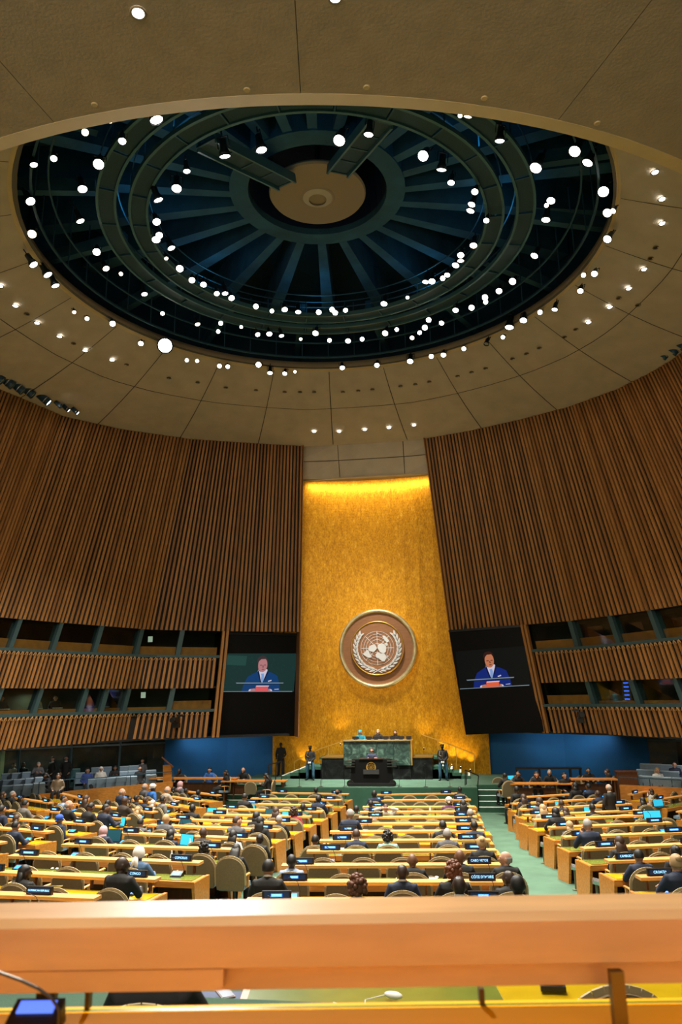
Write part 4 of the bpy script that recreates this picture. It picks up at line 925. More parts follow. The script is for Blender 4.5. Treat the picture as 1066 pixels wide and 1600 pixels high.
def head_build(b, M):
    def fn(d, p):
        p = p.copy()
        if d.z < -.1: p.x *= 1-.28*(-d.z-.1); p.y *= 1-.12*(-d.z-.1)
        if d.y > .2 and d.z < .2: p.y += .006
        if d.y < -.3 and d.z > -.3: p.y -= .008
        return p
    def T(v): return M @ Vector(v)
    m3 = M.to_3x3()
    b.ell(T((0, 0, 0)), (.079, .096, .110), 22, 16, fn=fn, mtx=m3)
    b.tube([T((0, .088, .02)), T((0, .112, -.018)), T((0, .095, -.03))], [(.009, .009), (.014, .013), (.013, .008)], 8)      # nose
    b.tube([T((-.024, .088, -.058)), T((0, .096, -.056)), T((.024, .088, -.058))], [.006, .009, .006], 6)                # mouth
    b.ell(T((0, .07, -.098)), (.028, .024, .02), 10, 6, mtx=m3)                                                        # chin
    b.tube([T((-.05, .078, .033)), T((0, .095, .028)), T((.05, .078, .033))], [.008, .010, .008], 6)                    # brow
    for s in (-1, 1): b.ell(T((s*.080, -.006, -.005)), (.012, .022, .032), 8, 6, mtx=m3)                               # ears
def eyes_mesh():
    b = MB()
    for s in (-1, 1): b.ell((s*.031, .0905, .012), (.012, .007, .007), 8, 5)
    return b.mesh('eyes', eyem, True)
EYES = eyes_mesh()

def arms(kind):
    """returns per side: shoulder, elbow, wrist, hand dir, palm normal"""
    if kind == 'desk':   return [((s*.185, .02, 1.02), (s*.27, .13, .80), (s*.15, .37, .825), (-s*.45, .9, 0), (0, 0, 1)) for s in (-1, 1)]
    if kind == 'lap':    return [((s*.185, .0, 1.02), (s*.26, -.02, .76), (s*.18, .22, .66), (-s*.3, .95, -.1), (0, 0, 1)) for s in (-1, 1)]
    if kind == 'chin':   return [arms('desk')[0], ((.185, .02, 1.02), (.24, .25, .82), (.085, .215, 1.04), (-.25, -.1, 1), (0, 1, .2))]
    if kind == 'behind': return [((s*.185, .0, 1.04), (s*.36, .05, 1.18), (s*.14, -.06, 1.24), (-s*.9, -.2, .1), (0, -1, 0)) for s in (-1, 1)]
    if kind == 'read':   return [((s*.185, .02, 1.02), (s*.25, .16, .82), (s*.09, .32, .93), (-s*.2, .7, .6), (0, -.4, 1)) for s in (-1, 1)]
POSES = {}
def make_pose(name, arm, lean=0., yaw=0., nod=0., shift=0.):
    """seated figure facing +y; hips at origin (0,.2), seat height .47"""
    hip = Vector((0, .14, .56)); L = Matrix.Translation(hip) @ Matrix.Rotation(-lean, 4, 'X') @ Matrix.Translation(-hip)
    def T(v): return L @ Vector(v)
    hd = Matrix.Translation(T((0, .125, 1.215))) @ Matrix.Rotation(-lean*.4-nod, 4, 'X') @ Matrix.Rotation(yaw, 4, 'Z') @ Matrix.Scale(1.12, 4)
    b = MB(); head_build(b, hd)
    torso = [((.15, .10), .50, .14), ((.165, .115), .60, .13), ((.145, .10), .74, .11), ((.165, .11), .90, .10), ((.20, .11), 1.0, .09), ((.145, .085), 1.065, .09), ((.062, .06), 1.095, .095)]
    b.tube([T((0, y, z)) for r, z, y in torso], [r for r, z, y in torso], 16)
    b.tube([T((0, .09, 1.06)), T((0, .105, 1.12)), hd @ Vector((0, -.01, -.06))], [.058, .054, .05], 12)
    A = arms(arm)
    for sh, el, wr, d, n in A:
        sh, el, wr = T((sh[0], sh[1]+.08, sh[2])), T((el[0], el[1]+.08, el[2])) if arm != 'desk' else Vector((el[0], el[1]+.10+lean*.35, el[2])), T((wr[0], wr[1]+.08, wr[2])) if arm not in ('desk',) else Vector((wr[0], wr[1]+.12+lean*.35, wr[2]))
        b.tube([T((0, .09, 1.0)), sh, sh.lerp(el, .5), el, el.lerp(wr, .5), wr], [.06, .058, .048, .040, .036, .026], 10); hand(b, wr, d, n)
    for s in (-1, 1):
        b.tube([(s*.09, .14, .54), (s*.12, .38, .55), (s*.13, .60, .53), (s*.13, .62, .30), (s*.13, .60, .09)], [.085, .078, .06, .05, .038], 10)
        b.tube([(s*.13, .57, .05), (s*.14, .74, .035)], [.04, .03], 8)
    body = remesh(b, .010, .32, 'body_'+name, SKIN['b'], 1)
    j = MB()
    j.tube([T((0, y, z)) for r, z, y in torso[:-1]] + [T((0, .094, 1.11))], [(r[0]+.028, r[1]+.028) for r, z, y in torso[:-1]]+[(.078, .074)], 18)
    for sh, el, wr, d, n in A:
        sh, el, wr = T((sh[0], sh[1]+.08, sh[2])), T((el[0], el[1]+.08, el[2])) if arm != 'desk' else Vector((el[0], el[1]+.10+lean*.35, el[2])), T((wr[0], wr[1]+.08, wr[2])) if arm not in ('desk',) else Vector((wr[0], wr[1]+.12+lean*.35, wr[2]))
        j.tube([T((0, .09, .985)), sh+Vector((0, 0, -.005)), sh.lerp(el, .5), el, el.lerp(wr, .5), wr.lerp(el, .06)], [.078, .076, .066, .058, .052, .042], 12)
    j.tube([(0, .14, .48), (0, .14, .60)], [(.19, .15), (.18, .14)], 14)
    jacket = remesh(j, .018, .5, 'jacket_'+name, CM['black'], 2)
    t = MB()
    for s in (-1, 1): t.tube([(s*.08, .12, .55), (s*.12, .38, .56), (s*.13, .62, .54), (s*.13, .635, .30), (s*.13, .61, .10)], [.105, .095, .075, .068, .06], 10)
    tr = t.mesh('trousers', trous, True)
    sh_ = MB()
    for s in (-1, 1): sh_.tube([(s*.13, .55, .055), (s*.135, .65, .06), (s*.14, .80, .04)], [(.045, .05), (.05, .05), (.04, .03)], 10)
    shoes = sh_.mesh('shoes', shoem, True)
    c = MB(); p = T((0, .096, 1.10)); q = T((0, .104, 1.128)); c.tube([p, q], [.072, .064], 16); collar = c.mesh('shirt_collar', HAIRC['w'], True)
    POSES[name] = dict(body=body, jacket=jacket, trousers=tr, shoes=shoes, collar=collar, head=hd, seated=True)
make_pose('desk', 'desk', .12)
make_pose('deskturn', 'desk', .12, yaw=R(-50))
make_pose('lap', 'lap', -.04)
make_pose('lapturn', 'lap', -.02, yaw=R(-48))
make_pose('profile', 'desk', .05, yaw=R(-82))
make_pose('chin', 'chin', .16, yaw=R(12), nod=.1)
make_pose('down', 'read', .24, nod=.4)
make_pose('behind', 'behind', -.12)
def make_stand(name, armset, nod=0., yaw=0., stance=.13):
    b = MB(); hd = Matrix.Translation((0, .02, 1.64)) @ Matrix.Rotation(-nod, 4, 'X') @ Matrix.Rotation(yaw, 4, 'Z'); head_build(b, hd)
    torso = [((.155, .105), .90, 0), ((.165, .115), .98, 0), ((.135, .10), 1.12, 0), ((.16, .115), 1.28, -.005), ((.185, .105), 1.40, -.01), ((.13, .08), 1.46, -.01), ((.062, .06), 1.49, -.005)]
    b.tube([(0, y, z) for r, z, y in torso], [r for r, z, y in torso], 16); b.tube([(0, -.005, 1.46), (0, .0, 1.52), (0, .01, 1.58)], [.058, .054, .05], 12)
    for sh, el, wr, d, n in armset:
        sh, el, wr = Vector(sh), Vector(el), Vector(wr); b.tube([(0, 0, 1.40), sh, sh.lerp(el, .5), el, el.lerp(wr, .5), wr], [.06, .058, .048, .04, .036, .026], 10); hand(b, wr, d, n)
    for s in (-1, 1):
        b.tube([(s*.09, 0, .93), (s*stance*.9, .01, .70), (s*stance, .0, .48), (s*stance, -.01, .28), (s*(stance+.02), -.02, .08)], [.09, .08, .058, .052, .036], 10); b.tube([(s*(stance+.02), -.04, .04), (s*(stance+.05), .16, .03)], [.04, .03], 8)
    body = remesh(b, .010, .32, 'body_'+name, SKIN['b'], 1)
    j = MB(); j.tube([(0, 0, .80)]+[(0, y, z) for r, z, y in torso[:-1]]+[(0, -.005, 1.49)], [(.20, .15)]+[(r[0]+.03, r[1]+.03) for r, z, y in torso[:-1]]+[(.08, .075)], 18)
    for sh, el, wr, d, n in armset:
        sh, el, wr = Vector(sh), Vector(el), Vector(wr); j.tube([(0, 0, 1.385), sh, sh.lerp(el, .5), el, el.lerp(wr, .5), wr.lerp(el, .06)], [.078, .076, .066, .058, .052, .042], 12)
    jacket = remesh(j, .018, .5, 'jacket_'+name, CM['black'], 2)
    t = MB()
    for s in (-1, 1): t.tube([(s*.085, 0, .95), (s*stance*.9, .01, .70), (s*stance, .0, .48), (s*stance, -.01, .28), (s*(stance+.02), -.015, .06)], [.112, .10, .08, .075, .072], 12)
    tr = t.mesh('trousers', trous, True); sh_ = MB()
    for s in (-1, 1): sh_.tube([(s*(stance+.02), -.07, .045), (s*(stance+.03), .04, .05), (s*(stance+.06), .21, .035)], [(.045, .045), (.05, .045), (.04, .03)], 10)
    shoes = sh_.mesh('shoes', shoem, True)
    c = MB(); c.tube([(0, -.003, 1.495), (0, .004, 1.53)], [.070, .063], 16); collar = c.mesh('shirt_collar', HAIRC['w'], True)
    POSES[name] = dict(body=body, jacket=jacket, trousers=tr, shoes=shoes, collar=collar, head=hd, seated=False)
make_stand('guard', [((s*.19, 0, 1.42), (s*.245, .0, 1.13), (s*.07, .20, .95), (-s*.6, .2, -.7), (0, 1, 0)) for s in (-1, 1)], stance=.16)
make_stand('podium', [((s*.19, 0, 1.42), (s*.27, .08, 1.18), (s*.12, .34, 1.15), (-s*.3, .95, 0), (0, 0, 1)) for s in (-1, 1)], nod=.3)
make_stand('relaxed', [((s*.19, 0, 1.42), (s*.27, .0, 1.14), (s*.20, .18, .98), (-s*.3, .8, -.4), (0, 0, 1)) for s in (-1, 1)], yaw=.3)
make_stand('lean', [((.19, .0, 1.42), (.27, .10, 1.16), (.2, .32, .98), (0, .9, -.3), (0, 0, 1)), ((-.19, 0, 1.42), (-.28, .0, 1.14), (-.24, .10, .92), (0, .3, -1), (-1, 0, 0))], nod=.35)

HRES = {}
def hair_mesh(style):
    if style in HRES: return HRES[style]
    b = MB()
    def shell(rx, ry, rz, face, low, zoff=.012, yoff=-.012):
        def fn(d, p):
            inside = (d.y > face and d.z < .42) or d.z < low
            return p*(.80 if inside else 1.0)
        b.ell((0, yoff, zoff), (rx, ry, rz), 20, 14, fn=fn)
    if style == 'short': shell(.085, .099, .112, .18, -.35, .010)
    elif style == 'balding': 
        def fn(d, p): return p*(1.0 if (d.y < .1 and -.45 < d.z < .35) else .8)
        b.ell((0, -.010, .0), (.083, .101, .118), 20, 14, fn=fn)
    elif style == 'bob': shell(.096, .108, .116, .25, -.75); b.tube([(0, -.05, .0), (0, -.055, -.10), (0, -.04, -.16)], [(.09, .06), (.10, .065), (.085, .05)], 14)
    elif style == 'long':
        shell(.093, .106, .117, .25, -.7); b.tube([(0, -.05, .02), (0, -.07, -.08), (0, -.095, -.20), (0, -.10, -.32), (0, -.09, -.38)], [(.088, .06), (.105, .06), (.12, .055), (.10, .04), (.05, .02)], 14)
    elif style == 'bun': shell(.088, .102, .113, .2, -.5); b.ell((0, -.09, .07), (.045, .042, .042), 12, 8)
    elif style == 'curly':
        rr = random.Random(2); shell(.10, .112, .13, .3, -.6)
        for _ in range(46):
            a, z = rr.uniform(0, 2*math.pi), rr.uniform(-.6, 1); r = math.sqrt(max(0, 1-z*z)); d = Vector((r*math.cos(a), r*math.sin(a), z))
            if d.y > .35 and d.z < .5: continue
            b.ell((d.x*.098, d.y*.106-.015, d.z*.125+.015), (.032, .032, .03), 8, 5)
    elif style == 'scarf':
        def fn(d, p): return p*(.80 if (d.y > .55 and -.75 < d.z < .35) else 1.0)
        b.ell((0, -.012, .0), (.100, .114, .124), 20, 14, fn=fn); b.tube([(0, -.02, -.05), (0, -.04, -.14), (0, -.05, -.20)], [(.085, .085), (.10, .095), (.15, .11)], 16)
    elif style == 'tiedscarf':
        shell(.100, .116, .122, .35, -.5); b.tube([(0, -.10, -.02), (-.03, -.14, -.12), (-.07, -.15, -.24)], [(.04, .03), (.035, .02), (.03, .01)], 8); b.tube([(0, -.10, -.02), (.03, -.14, -.12), (.05, -.15, -.26)], [(.04, .03), (.035, .02), (.03, .01)], 8)
    elif style == 'turban': b.ell((0, -.01, .055), (.10, .112, .09), 20, 12); b.tube([(-.09, .02, .02), (0, .1, .06), (.09, .02, .02), (0, -.12, -.01), (-.09, .02, .02)], .03, 8)
    elif style == 'cap': b.lathe([(.084, .03), (.088, .065), (.115, .11), (.112, .125), (.001, .135)], 20); b.prism([(.085*math.cos(R(a)), .085*math.sin(R(a))) for a in range(15, 170, 15)]+[(-.07, .13), (0, .155), (.07, .13)], (0, 0, .035), (1, 0, 0), (0, 1, 0), (0, 0, .008))
    HRES[style] = b.mesh('hair_'+style, HAIRC['k'], True); return HRES[style]
STYLE_NAME = {'scarf': 'headscarf', 'tiedscarf': 'headscarf', 'turban': 'headwrap', 'cap': 'cap'}
def over(o, M):
    o.material_slots[0].link = 'OBJECT'; o.material_slots[0].material = M; return o
def person(P, ang, pose, style, hcol, skin, top, label, group, sc=1.0, mirror=False, tr=None, collar=False, sz=None):
    D = POSES[pose]; o = empty('person', P, ang); o.scale = (-sc if mirror else sc, sc, sz or sc)
    over(link('body', D['body'], o), SKIN[skin]); over(link('jacket', D['jacket'], o), CM[top]); over(link('trousers', D['trousers'], o), tr or trous); link('shoes', D['shoes'], o)
    if collar: link('shirt_collar', D['collar'], o)
    if style: over(link(STYLE_NAME.get(style, 'hair'), hair_mesh(style), o, D['head']), HAIRC[hcol])
    link('eyes', EYES, o, D['head'])
    return tag(o, label, 'person', group)

# seated delegates: (head px x, y, pose, mirror, hair style, hair colour, skin, top, collar, who)
DEL = [
 ('right centre', [
 (559,1387,'lap',0,'curly','a','l','black',0,'woman with wavy auburn hair'),(644.6,1345,'desk',0,'','k','b','black',0,'man with shaved brown head in black jacket'),
 (628.6,1364,'lap',0,'','k','d','navy',1,'bald man in navy suit'),(557,1305,'desk',0,'short','n','l','navy',1,'man with brown hair in dark navy suit'),
 (606,1308.5,'desk',0,'curly','k','t','mint',0,'woman with black curly hair in mint top'),(492.7,1313,'desk',0,'short','k','b','brown',0,'man with cropped hair in dark brown suit'),
 (709,1362.6,'desk',0,'curly','a','l','black',0,'woman with curly auburn updo in black jacket'),(717.7,1385,'lap',0,'','k','d','black',1,'bald man with white collar'),
 (718.5,1339,'desk',0,'','k','b','black',0,'man with shaved head in black suit'),(699,1304,'desk',0,'short','g','b','grey',0,'man with cropped grey hair in grey suit'),
 (753,1318,'desk',0,'bun','y','l','black',0,'woman with grey blond updo in dark coat'),(790,1342,'profile',1,'balding','g','l','black',0,'bald light-skinned man in black coat turned left'),
 (795,1373,'deskturn',1,'','k','d','black',0,'bald dark-skinned man looking left'),(809,1384.6,'lap',0,'short','k','d','black',0,'man with very short hair at the aisle'),
 (692,1290.5,'desk',0,'short','k','b','black',1,'man with short black hair in black jacket'),(741,1291,'desk',0,'short','k','b','navy',0,'man with short black hair in navy jacket'),
 (735,1271,'desk',0,'short','g','t','black',1,'man with grey hair in black suit'),(701.6,1252.5,'lap',0,'turban','c','b','purple',0,'person with cream headwrap in purple'),
 (724,1257,'lap',0,'long','k','b','black',0,'woman with long black hair'),(718.5,1234,'lap',0,'short','k','b','navy',0,'man in navy jacket'),
 (546.7,1272.7,'deskturn',1,'short','g','t','navy',0,'grey-haired man in navy suit'),(557,1265,'desk',0,'short','k','b','black',0,'dark-haired man in black jacket'),
 (579.6,1256.7,'desk',0,'short','k','b','blue',0,'man in bright navy blue suit'),(603,1263,'behind',0,'short','n','l','white',0,'man in white shirt with hands behind head'),
 (585,1241,'lap',0,'short','k','d','navy',0,'man with short black hair in dark jacket'),(456,1346.6,'lap',0,'short','k','d','lightblue',0,'man with cropped hair in pale blue shirt'),
 (419.6,1357.5,'desk',0,'short','k','t','black',1,'man with short black hair in black suit')]),
 ('left centre', [
 (494,1235,'desk',0,'short','k','d','black',0,'man in dark suit'),(527,1238,'desk',0,'balding','k','b','tweed',0,'balding man in grey jacket'),(498,1249,'desk',0,'short','k','d','navy',0,'man in navy suit'),
 (473.7,1262,'desk',0,'short','k','d','green',0,'man in dark green shirt'),(460,1268.5,'lap',0,'curly','n','b','red',0,'woman with big dark curls in red top'),(431.5,1268.5,'lap',0,'long','n','l','grey',0,'woman with long wavy brown hair'),
 (401,1276,'desk',0,'bob','k','t','black',0,'woman with dark bobbed hair'),(436.5,1281,'desk',0,'short','g','l','black',0,'person with short grey hair in black jacket'),(407,1284.6,'lap',0,'long','k','b','black',0,'woman with long black hair in black coat'),
 (370.7,1283.7,'deskturn',0,'short','n','l','grey',0,'young brown-haired man looking right'),(364.7,1306,'lap',0,'long','k','t','white',0,'woman with long dark hair in white blouse'),(382.5,1245.7,'desk',0,'short','k','t','black',0,'man in black jacket'),
 (319.6,1329,'lap',0,'curly','k','t','black',0,'woman with black curly hair in black top'),(368,1389.6,'down',0,'long','k','t','black',0,'person with black hair bent low'),(396.8,1382,'down',0,'short','k','d','black',0,'man with black hair bending forward'),
 (190.4,1352.5,'deskturn',0,'','k','d','black',0,'bald man in black leather jacket'),(217.4,1334.8,'desk',0,'tiedscarf','w','b','denim',0,'person in white tied headscarf and denim'),
 (267,1305,'desk',0,'bob','k','b','navy',0,'woman with black bob in navy jacket'),(318,1302,'desk',0,'short','n','b','brown',0,'man with cropped hair in brown jacket'),
 (39,1364,'deskturn',0,'long','k','d','black',0,'woman with black braided hair looking right'),(162,1298.4,'desk',0,'scarf','p','t','navy',0,'person in pink headscarf and navy top'),
 (259.6,1280.3,'desk',0,'short','y','l','grey',0,'man with light brown hair in grey jacket'),(220,1286,'desk',0,'short','k','t','grey',0,'man with dark hair in grey jacket'),(215,1276,'lap',0,'long','y','l','beige',0,'woman with long blond hair in cream'),
 (301,1263.5,'desk',0,'short','k','d','black',0,'man with black hair in black jacket')]),
 ('left', [
 (93,1281,'lap',0,'turban','u','b','navy',0,'person in bright blue headwrap'),(99.6,1249,'lapturn',0,'short','k','t','lightblue',0,'man with dark hair in pale blue shirt'),(166,1264,'deskturn',0,'short','k','b','navy',0,'man in navy suit bending right'),
 (24.5,1291,'desk',0,'short','k','t','navy',0,'man with dark hair in navy suit'),(26,1279.5,'lap',0,'bob','n','l','black',0,'woman with brown bob'),(39.7,1256.7,'desk',0,'short','k','t','tweed',0,'man in grey tweed jacket'),
 (135,1249,'lap',0,'long','n','l','brown',0,'woman with long brown hair'),(169,1256,'lap',0,'short','k','d','black',0,'man in black jacket'),(254.6,1250,'lap',0,'short','k','b','tweed',0,'man with dark hair in speckled jacket'),
 (227.5,1251,'desk',0,'short','n','b','navy',0,'man with brown hair in navy suit'),(239,1257.5,'lap',0,'bob','c','l','beige',0,'person with pale hair in beige'),(291,1236.4,'lap',0,'short','k','b','black',0,'man in black suit'),
 (310,1239,'lap',0,'short','k','d','navy',0,'man in navy jacket'),(271.5,1234,'lap',0,'bob','k','b','black',0,'woman with black bob'),(262,1234,'desk',0,'balding','g','l','beige',0,'balding grey man in beige'),
 (276.5,1222,'lap',0,'scarf','p','b','grey',0,'person in pink headscarf'),(239,1231,'lap',0,'turban','w','d','brightblue',0,'person in white headwrap and bright blue coat'),(235,1228,'lap',0,'balding','g','l','grey',0,'grey-haired man'),
 (203,1257.5,'lap',0,'long','k','t','black',0,'woman with long black hair'),(195.5,1252,'chin',0,'short','n','b','brown',0,'man in brown jacket, hand to chin'),(198,1223,'deskturn',0,'balding','g','l','navy',0,'balding man in navy suit'),
 (207,1247,'lap',0,'short','k','b','black',0,'man with black hair')]),
 ('far left', [(20,1241.5,'lapturn',0,'short','g','l','black',0,'grey-haired man in black suit'),(32,1251,'lap',0,'short','k','b','black',0,'man in black jacket'),(5,1242,'lap',0,'bob','n','l','black',0,'woman with brown bob'),
 (110,1222,'deskturn',0,'balding','g','l','black',0,'balding man in black suit'),(144,1229,'down',0,'short','k','b','black',0,'man in black coat bending down'),(8,1266,'lap',0,'short','k','t','navy',0,'man in navy')]),
 ('right', [
 (842.7,1252.5,'lap',0,'bob','n','l','grey',0,'woman with dark bob in grey jacket'),(848,1264,'lap',0,'long','y','l','beige',0,'woman with long light brown hair'),(877,1256,'desk',0,'short','n','t','black',0,'man with brown hair in black suit'),
 (884,1267.7,'lap',0,'long','n','l','black',0,'woman with long brown hair'),(868,1269.4,'desk',0,'bob','k','b','black',0,'woman with black bob'),(890,1291,'lap',0,'bob','y','l','grey',0,'woman with blond hair'),
 (918,1289.6,'chin',1,'short','g','l','navy',0,'grey-haired man in navy suit resting chin on hand'),(925.5,1262.6,'lap',0,'short','k','b','black',0,'man in black jacket'),(934,1241,'desk',0,'short','n','b','navy',0,'man in navy jacket'),
 (919.6,1229.7,'desk',0,'short','k','b','navy',0,'man with short black hair in navy suit'),(807,1234,'lap',0,'short','k','b','black',0,'man in black suit'),(818,1247,'lap',0,'long','n','b','brown',0,'woman with brown hair'),
 (968,1316,'lap',0,'long','n','l','black',0,'woman with long dark brown hair'),(998,1338,'desk',0,'short','k','t','navy',0,'man with thick black hair in navy suit'),(1057,1349,'desk',0,'bun','y','l','navy',0,'woman with blond bun in navy'),
 (1055.6,1332,'lap',0,'bun','k','b','black',0,'woman with black topknot'),(1004,1251.5,'lap',0,'long','k','l','black',0,'woman with long dark hair'),(898,1222,'lap',0,'bob','k','l','black',0,'woman with black bob')]),
 ('far right', [(1017.6,1238,'lap',0,'bob','n','l','white',0,'woman in white blouse')]),
]
prng = random.Random(21)
def row_line_hit(px, py, S):
    """ray to the vertical plane through a seat line; returns point"""
    p0 = S['A']-S['uy']*.82; return at_plane(px, py, p0, S['uy'])
rowsby = {}
for S in seatgrid: rowsby.setdefault((S['b'], S['r']), S)
PLACED = []
for blk, lst in DEL:
    for (x, y, pose, mir, hs, hc, sk, top, col_, who) in lst:
        best = None
        target = POSES[pose]['head'].translation
        for (b_, r_), S in rowsby.items():
            if b_ != blk and not (blk == 'far left' and b_ == 'left') and not (blk == 'left centre' and b_ == 'left' and x < 230) and not (blk == 'far right' and b_ == 'right'): continue
            P = row_line_hit(x, y, S); u = (P-S['A']).dot(S['ux'])
            e = abs(P.z-S['A'].z-(target.z-.01)) + max(0, -u-.1, u-S['L']-.1)*1.2
            if any((Vector((P.x, P.y, 0))-q_).length < .5 for q_ in PLACED): e += .22
            if best is None or e < best[0]: best = (e, S, P)
        e, S, P = best; P = P.copy()
        for _ in range(8):
            near = [q_ for q_ in PLACED if (Vector((P.x, P.y, 0))-q_).length < .54]
            if not near: break
            dd_ = Vector((P.x, P.y, 0))-near[0]; sg = 1 if dd_.dot(S['ux']) >= 0 else -1; P += S['ux']*sg*.14
        PLACED.append(Vector((P.x, P.y, 0)))
        cand = [q for q in seatgrid if q['b'] == S['b'] and q['r'] == S['r'] and not q['used']]
        head = target; sc = max(.92, min(1.12, (P.z-S['A'].z)/head.z))
        ang = S['ang']*0+math.atan2(S['ux'].y, S['ux'].x)
        off = Matrix.Rotation(ang, 3, 'Z') @ Vector((head.x*(-1 if mir else 1), head.y, 0))*sc
        base = Vector((P.x, P.y, S['A'].z))-Vector((off.x, off.y, 0))
        if cand:
            q = min(cand, key=lambda q: (q['P']-base).length)
            if (q['P']-base).length < .75: q['used'] = True; q['P'] = base.copy(); q['ang'] = ang; 
            else:
                seatgrid.append(dict(b=S['b'], r=S['r'], k=99, n=0, P=base.copy(), ang=ang, used=True, uy=S['uy'], A=S['A'], ux=S['ux'], L=S['L']))
        else: seatgrid.append(dict(b=S['b'], r=S['r'], k=99, n=0, P=base.copy(), ang=ang, used=True, uy=S['uy'], A=S['A'], ux=S['ux'], L=S['L']))
        base.y += 0
        lab = '%s, %s row from stage, %s block' % (who, ordn(S['r']), S['b'])
        person(base, ang, pose, hs, hc, sk, top, lab, 'seated delegates', sc, bool(mir), collar=bool(col_), sz=sc)
# chairs: one for each grid place, moved to the sitter where somebody sits; empty places that collide with a moved chair are dropped
used = [q for q in seatgrid if q['used']]
keep = list(used)
for q in seatgrid:
    if q['used']: continue
    if all((q['P']-o['P']).length > .56 for o in keep if o['b'] == q['b'] and o['r'] == q['r']): keep.append(q)
byrow = {}
for q in keep: byrow.setdefault((q['b'], q['r']), []).append(q)
for (b_, r_), lst in byrow.items():
    lst.sort(key=lambda q: (q['P']-q['A']).dot(q['ux']))
    for k, q in enumerate(lst):
        chair(q['P'] if not q['used'] else q['P']-Matrix.Rotation(q['ang'], 3, 'Z') @ Vector((0, .03, 0)), q['ang'],
              '%s beige chair, %s from left, %s row from stage, %s block' % ('occupied' if q['used'] else 'empty', ordn(k), ordn(r_), b_), 'delegate chairs')

# ------------------------------------------------------------------ stage: rostrum, podium, guards
DZ = 1.01
def X_at(px, py, Y): return at_y(px, py, Y).x
def Z_at(px, py, Y): return at_y(px, py, Y).z
Yb = 39.2
ros = empty('marble_rostrum', (X_at(589, 1180, Yb), Yb, DZ)); tag(ros, 'green and black marble rostrum on the stage in front of gold wall', 'rostrum')
xl, xr = X_at(537, 1180, Yb)-ros.location.x, X_at(642, 1180, Yb)-ros.location.x
zt, zb = Z_at(589, 1157, Yb)-DZ, Z_at(589, 1196, Yb)-DZ
for k in range(4):
    for r_ in range(2):
        a, c = lerp(xl, xr, k/4)+.006, lerp(xl, xr, (k+1)/4)-.006; z0, z1 = lerp(zb, zt-.04, r_/2)+.004, lerp(zb, zt-.04, (r_+1)/2)-.004
        MB().box(((a+c)/2, 0, (z0+z1)/2), (c-a, .06, z1-z0)).build('marble_slab', gmarble, ros)
MB().box(((xl+xr)/2, .75, (zb+zt)/2), (xr-xl, 1.4, zt-zb-.1)).build('core', bmarble, ros)
MB().box((xr+.04, .7, (zb+zt)/2), (.06, 1.45, zt-zb)).build('gilt_side_panel', goldm, ros)
MB().box(((xl+xr)/2, .55, zt-.015), (xr-xl+.06, 1.3, .03)).build('counter_top', mat('cream_counter_top', lin((112, 98, 68)), .6), ros)
x2l, x2r = X_at(504, 1200, Yb+.3)-ros.location.x, X_at(676, 1200, Yb+.3)-ros.location.x; z2 = Z_at(589, 1184, Yb+.3)-DZ
for a, c in ((x2l, xl-.02), (xr+.02, x2r)):
    MB().box(((a+c)/2, .9, z2/2), (c-a, 1.6, z2)).build('black_marble_wing', bmarble, ros)
    MB().box(((a+c)/2, .9, z2+.02), (c-a+.06, 1.66, .05)).build('wing_cap', mat('bronze_cap', lin((120, 96, 50)), .4, metal=.6), ros)
MB().box(((xl+xr)/2, .3, (zb)/2), (xr-xl, .5, zb)).build('black_marble_base', bmarble, ros)
# podium
Yp = 36.25
pod = empty('speaker_podium', (X_at(580, 1200, Yp), Yp, DZ)); tag(pod, 'black speaker podium with round gold crest in front of the marble rostrum', 'podium')
hw = (X_at(613, 1200, Yp)-X_at(547, 1200, Yp))/2; ph = Z_at(580, 1187, Yp)-DZ
MB().hexa([(-hw, 0, 0), (hw, 0, 0), (hw, .6, 0), (-hw, .6, 0), (-hw*.93, .06, ph), (hw*.93, .06, ph), (hw*.93, .6, ph), (-hw*.93, .6, ph)]).build('body', mat('podium_black_granite', (.003, .0032, .0032), .6, spec=.12), pod)
MB().box((0, .3, .07), (hw*2.15, .9, .14)).build('plinth', black, pod)
MB().box((0, -.02, .62), (.72, .03, .2)).build('front_plate', mat('dark_plate', (.03, .03, .03), .5), pod)
for s in (-1, 1):
    for k in range(3): MB().box((s*hw*.98, .1, ph-.06-.12*k), (.42, .3, .05)).build('side_louver', mat('podium_louver', (.02, .025, .022), .3), pod)
    MB().tube([(s*hw*1.0, -.02, .12), (s*hw*1.0, .0, .12)], .16, 16).build('side_roll', black, pod)
MB().box((0, .32, ph+.02), (1.1, .6, .04)).build('reading_board', black, pod)
cr = MB(); mz = Matrix.Rotation(R(90), 3, 'X')
for r0, r1 in ((.205, .22), (.14, .148), (.09, .096), (.045, .05)): ringp(cr, r0, r1, -.03, .0, 28)
for a in range(0, 180, 45): cr.bar((.155*math.cos(R(a)), -.02, .155*math.sin(R(a))), (-.155*math.cos(R(a)), -.02, -.155*math.sin(R(a))), .012)
for i in range(14):
    a = R(lerp(-75, 30, i/13)); 
    for s in (-1, 1): leaf_c = (s*.19*math.cos(a), .19*math.sin(a)); cr.ell((leaf_c[0], -.015, leaf_c[1]), (.022, .01, .014), 6, 4)
c_ = cr.build('gold_crest', goldm, pod); c_.location = (0, .02, ph-.33)
MB().box((.0, .25, ph+.07), (.26, .2, .03)).build('holder', black, pod)
rp = MB().box((0, 0, 0), (.42, .02, .2), mtx=Matrix.Rotation(R(-50), 4, 'X')).box((0, 0, .04), (.40, .015, .18), mtx=Matrix.Rotation(R(-50), 4, 'X')).build('speech_folder', mat('coral_red_folder', lin((232, 90, 60)), .6)); rp.location = (pod.location.x+.02, Yp+.34, Z_at(580, 1186.5, Yp+.34))
tag(rp, 'coral red folder lying open on the black podium', 'folder')
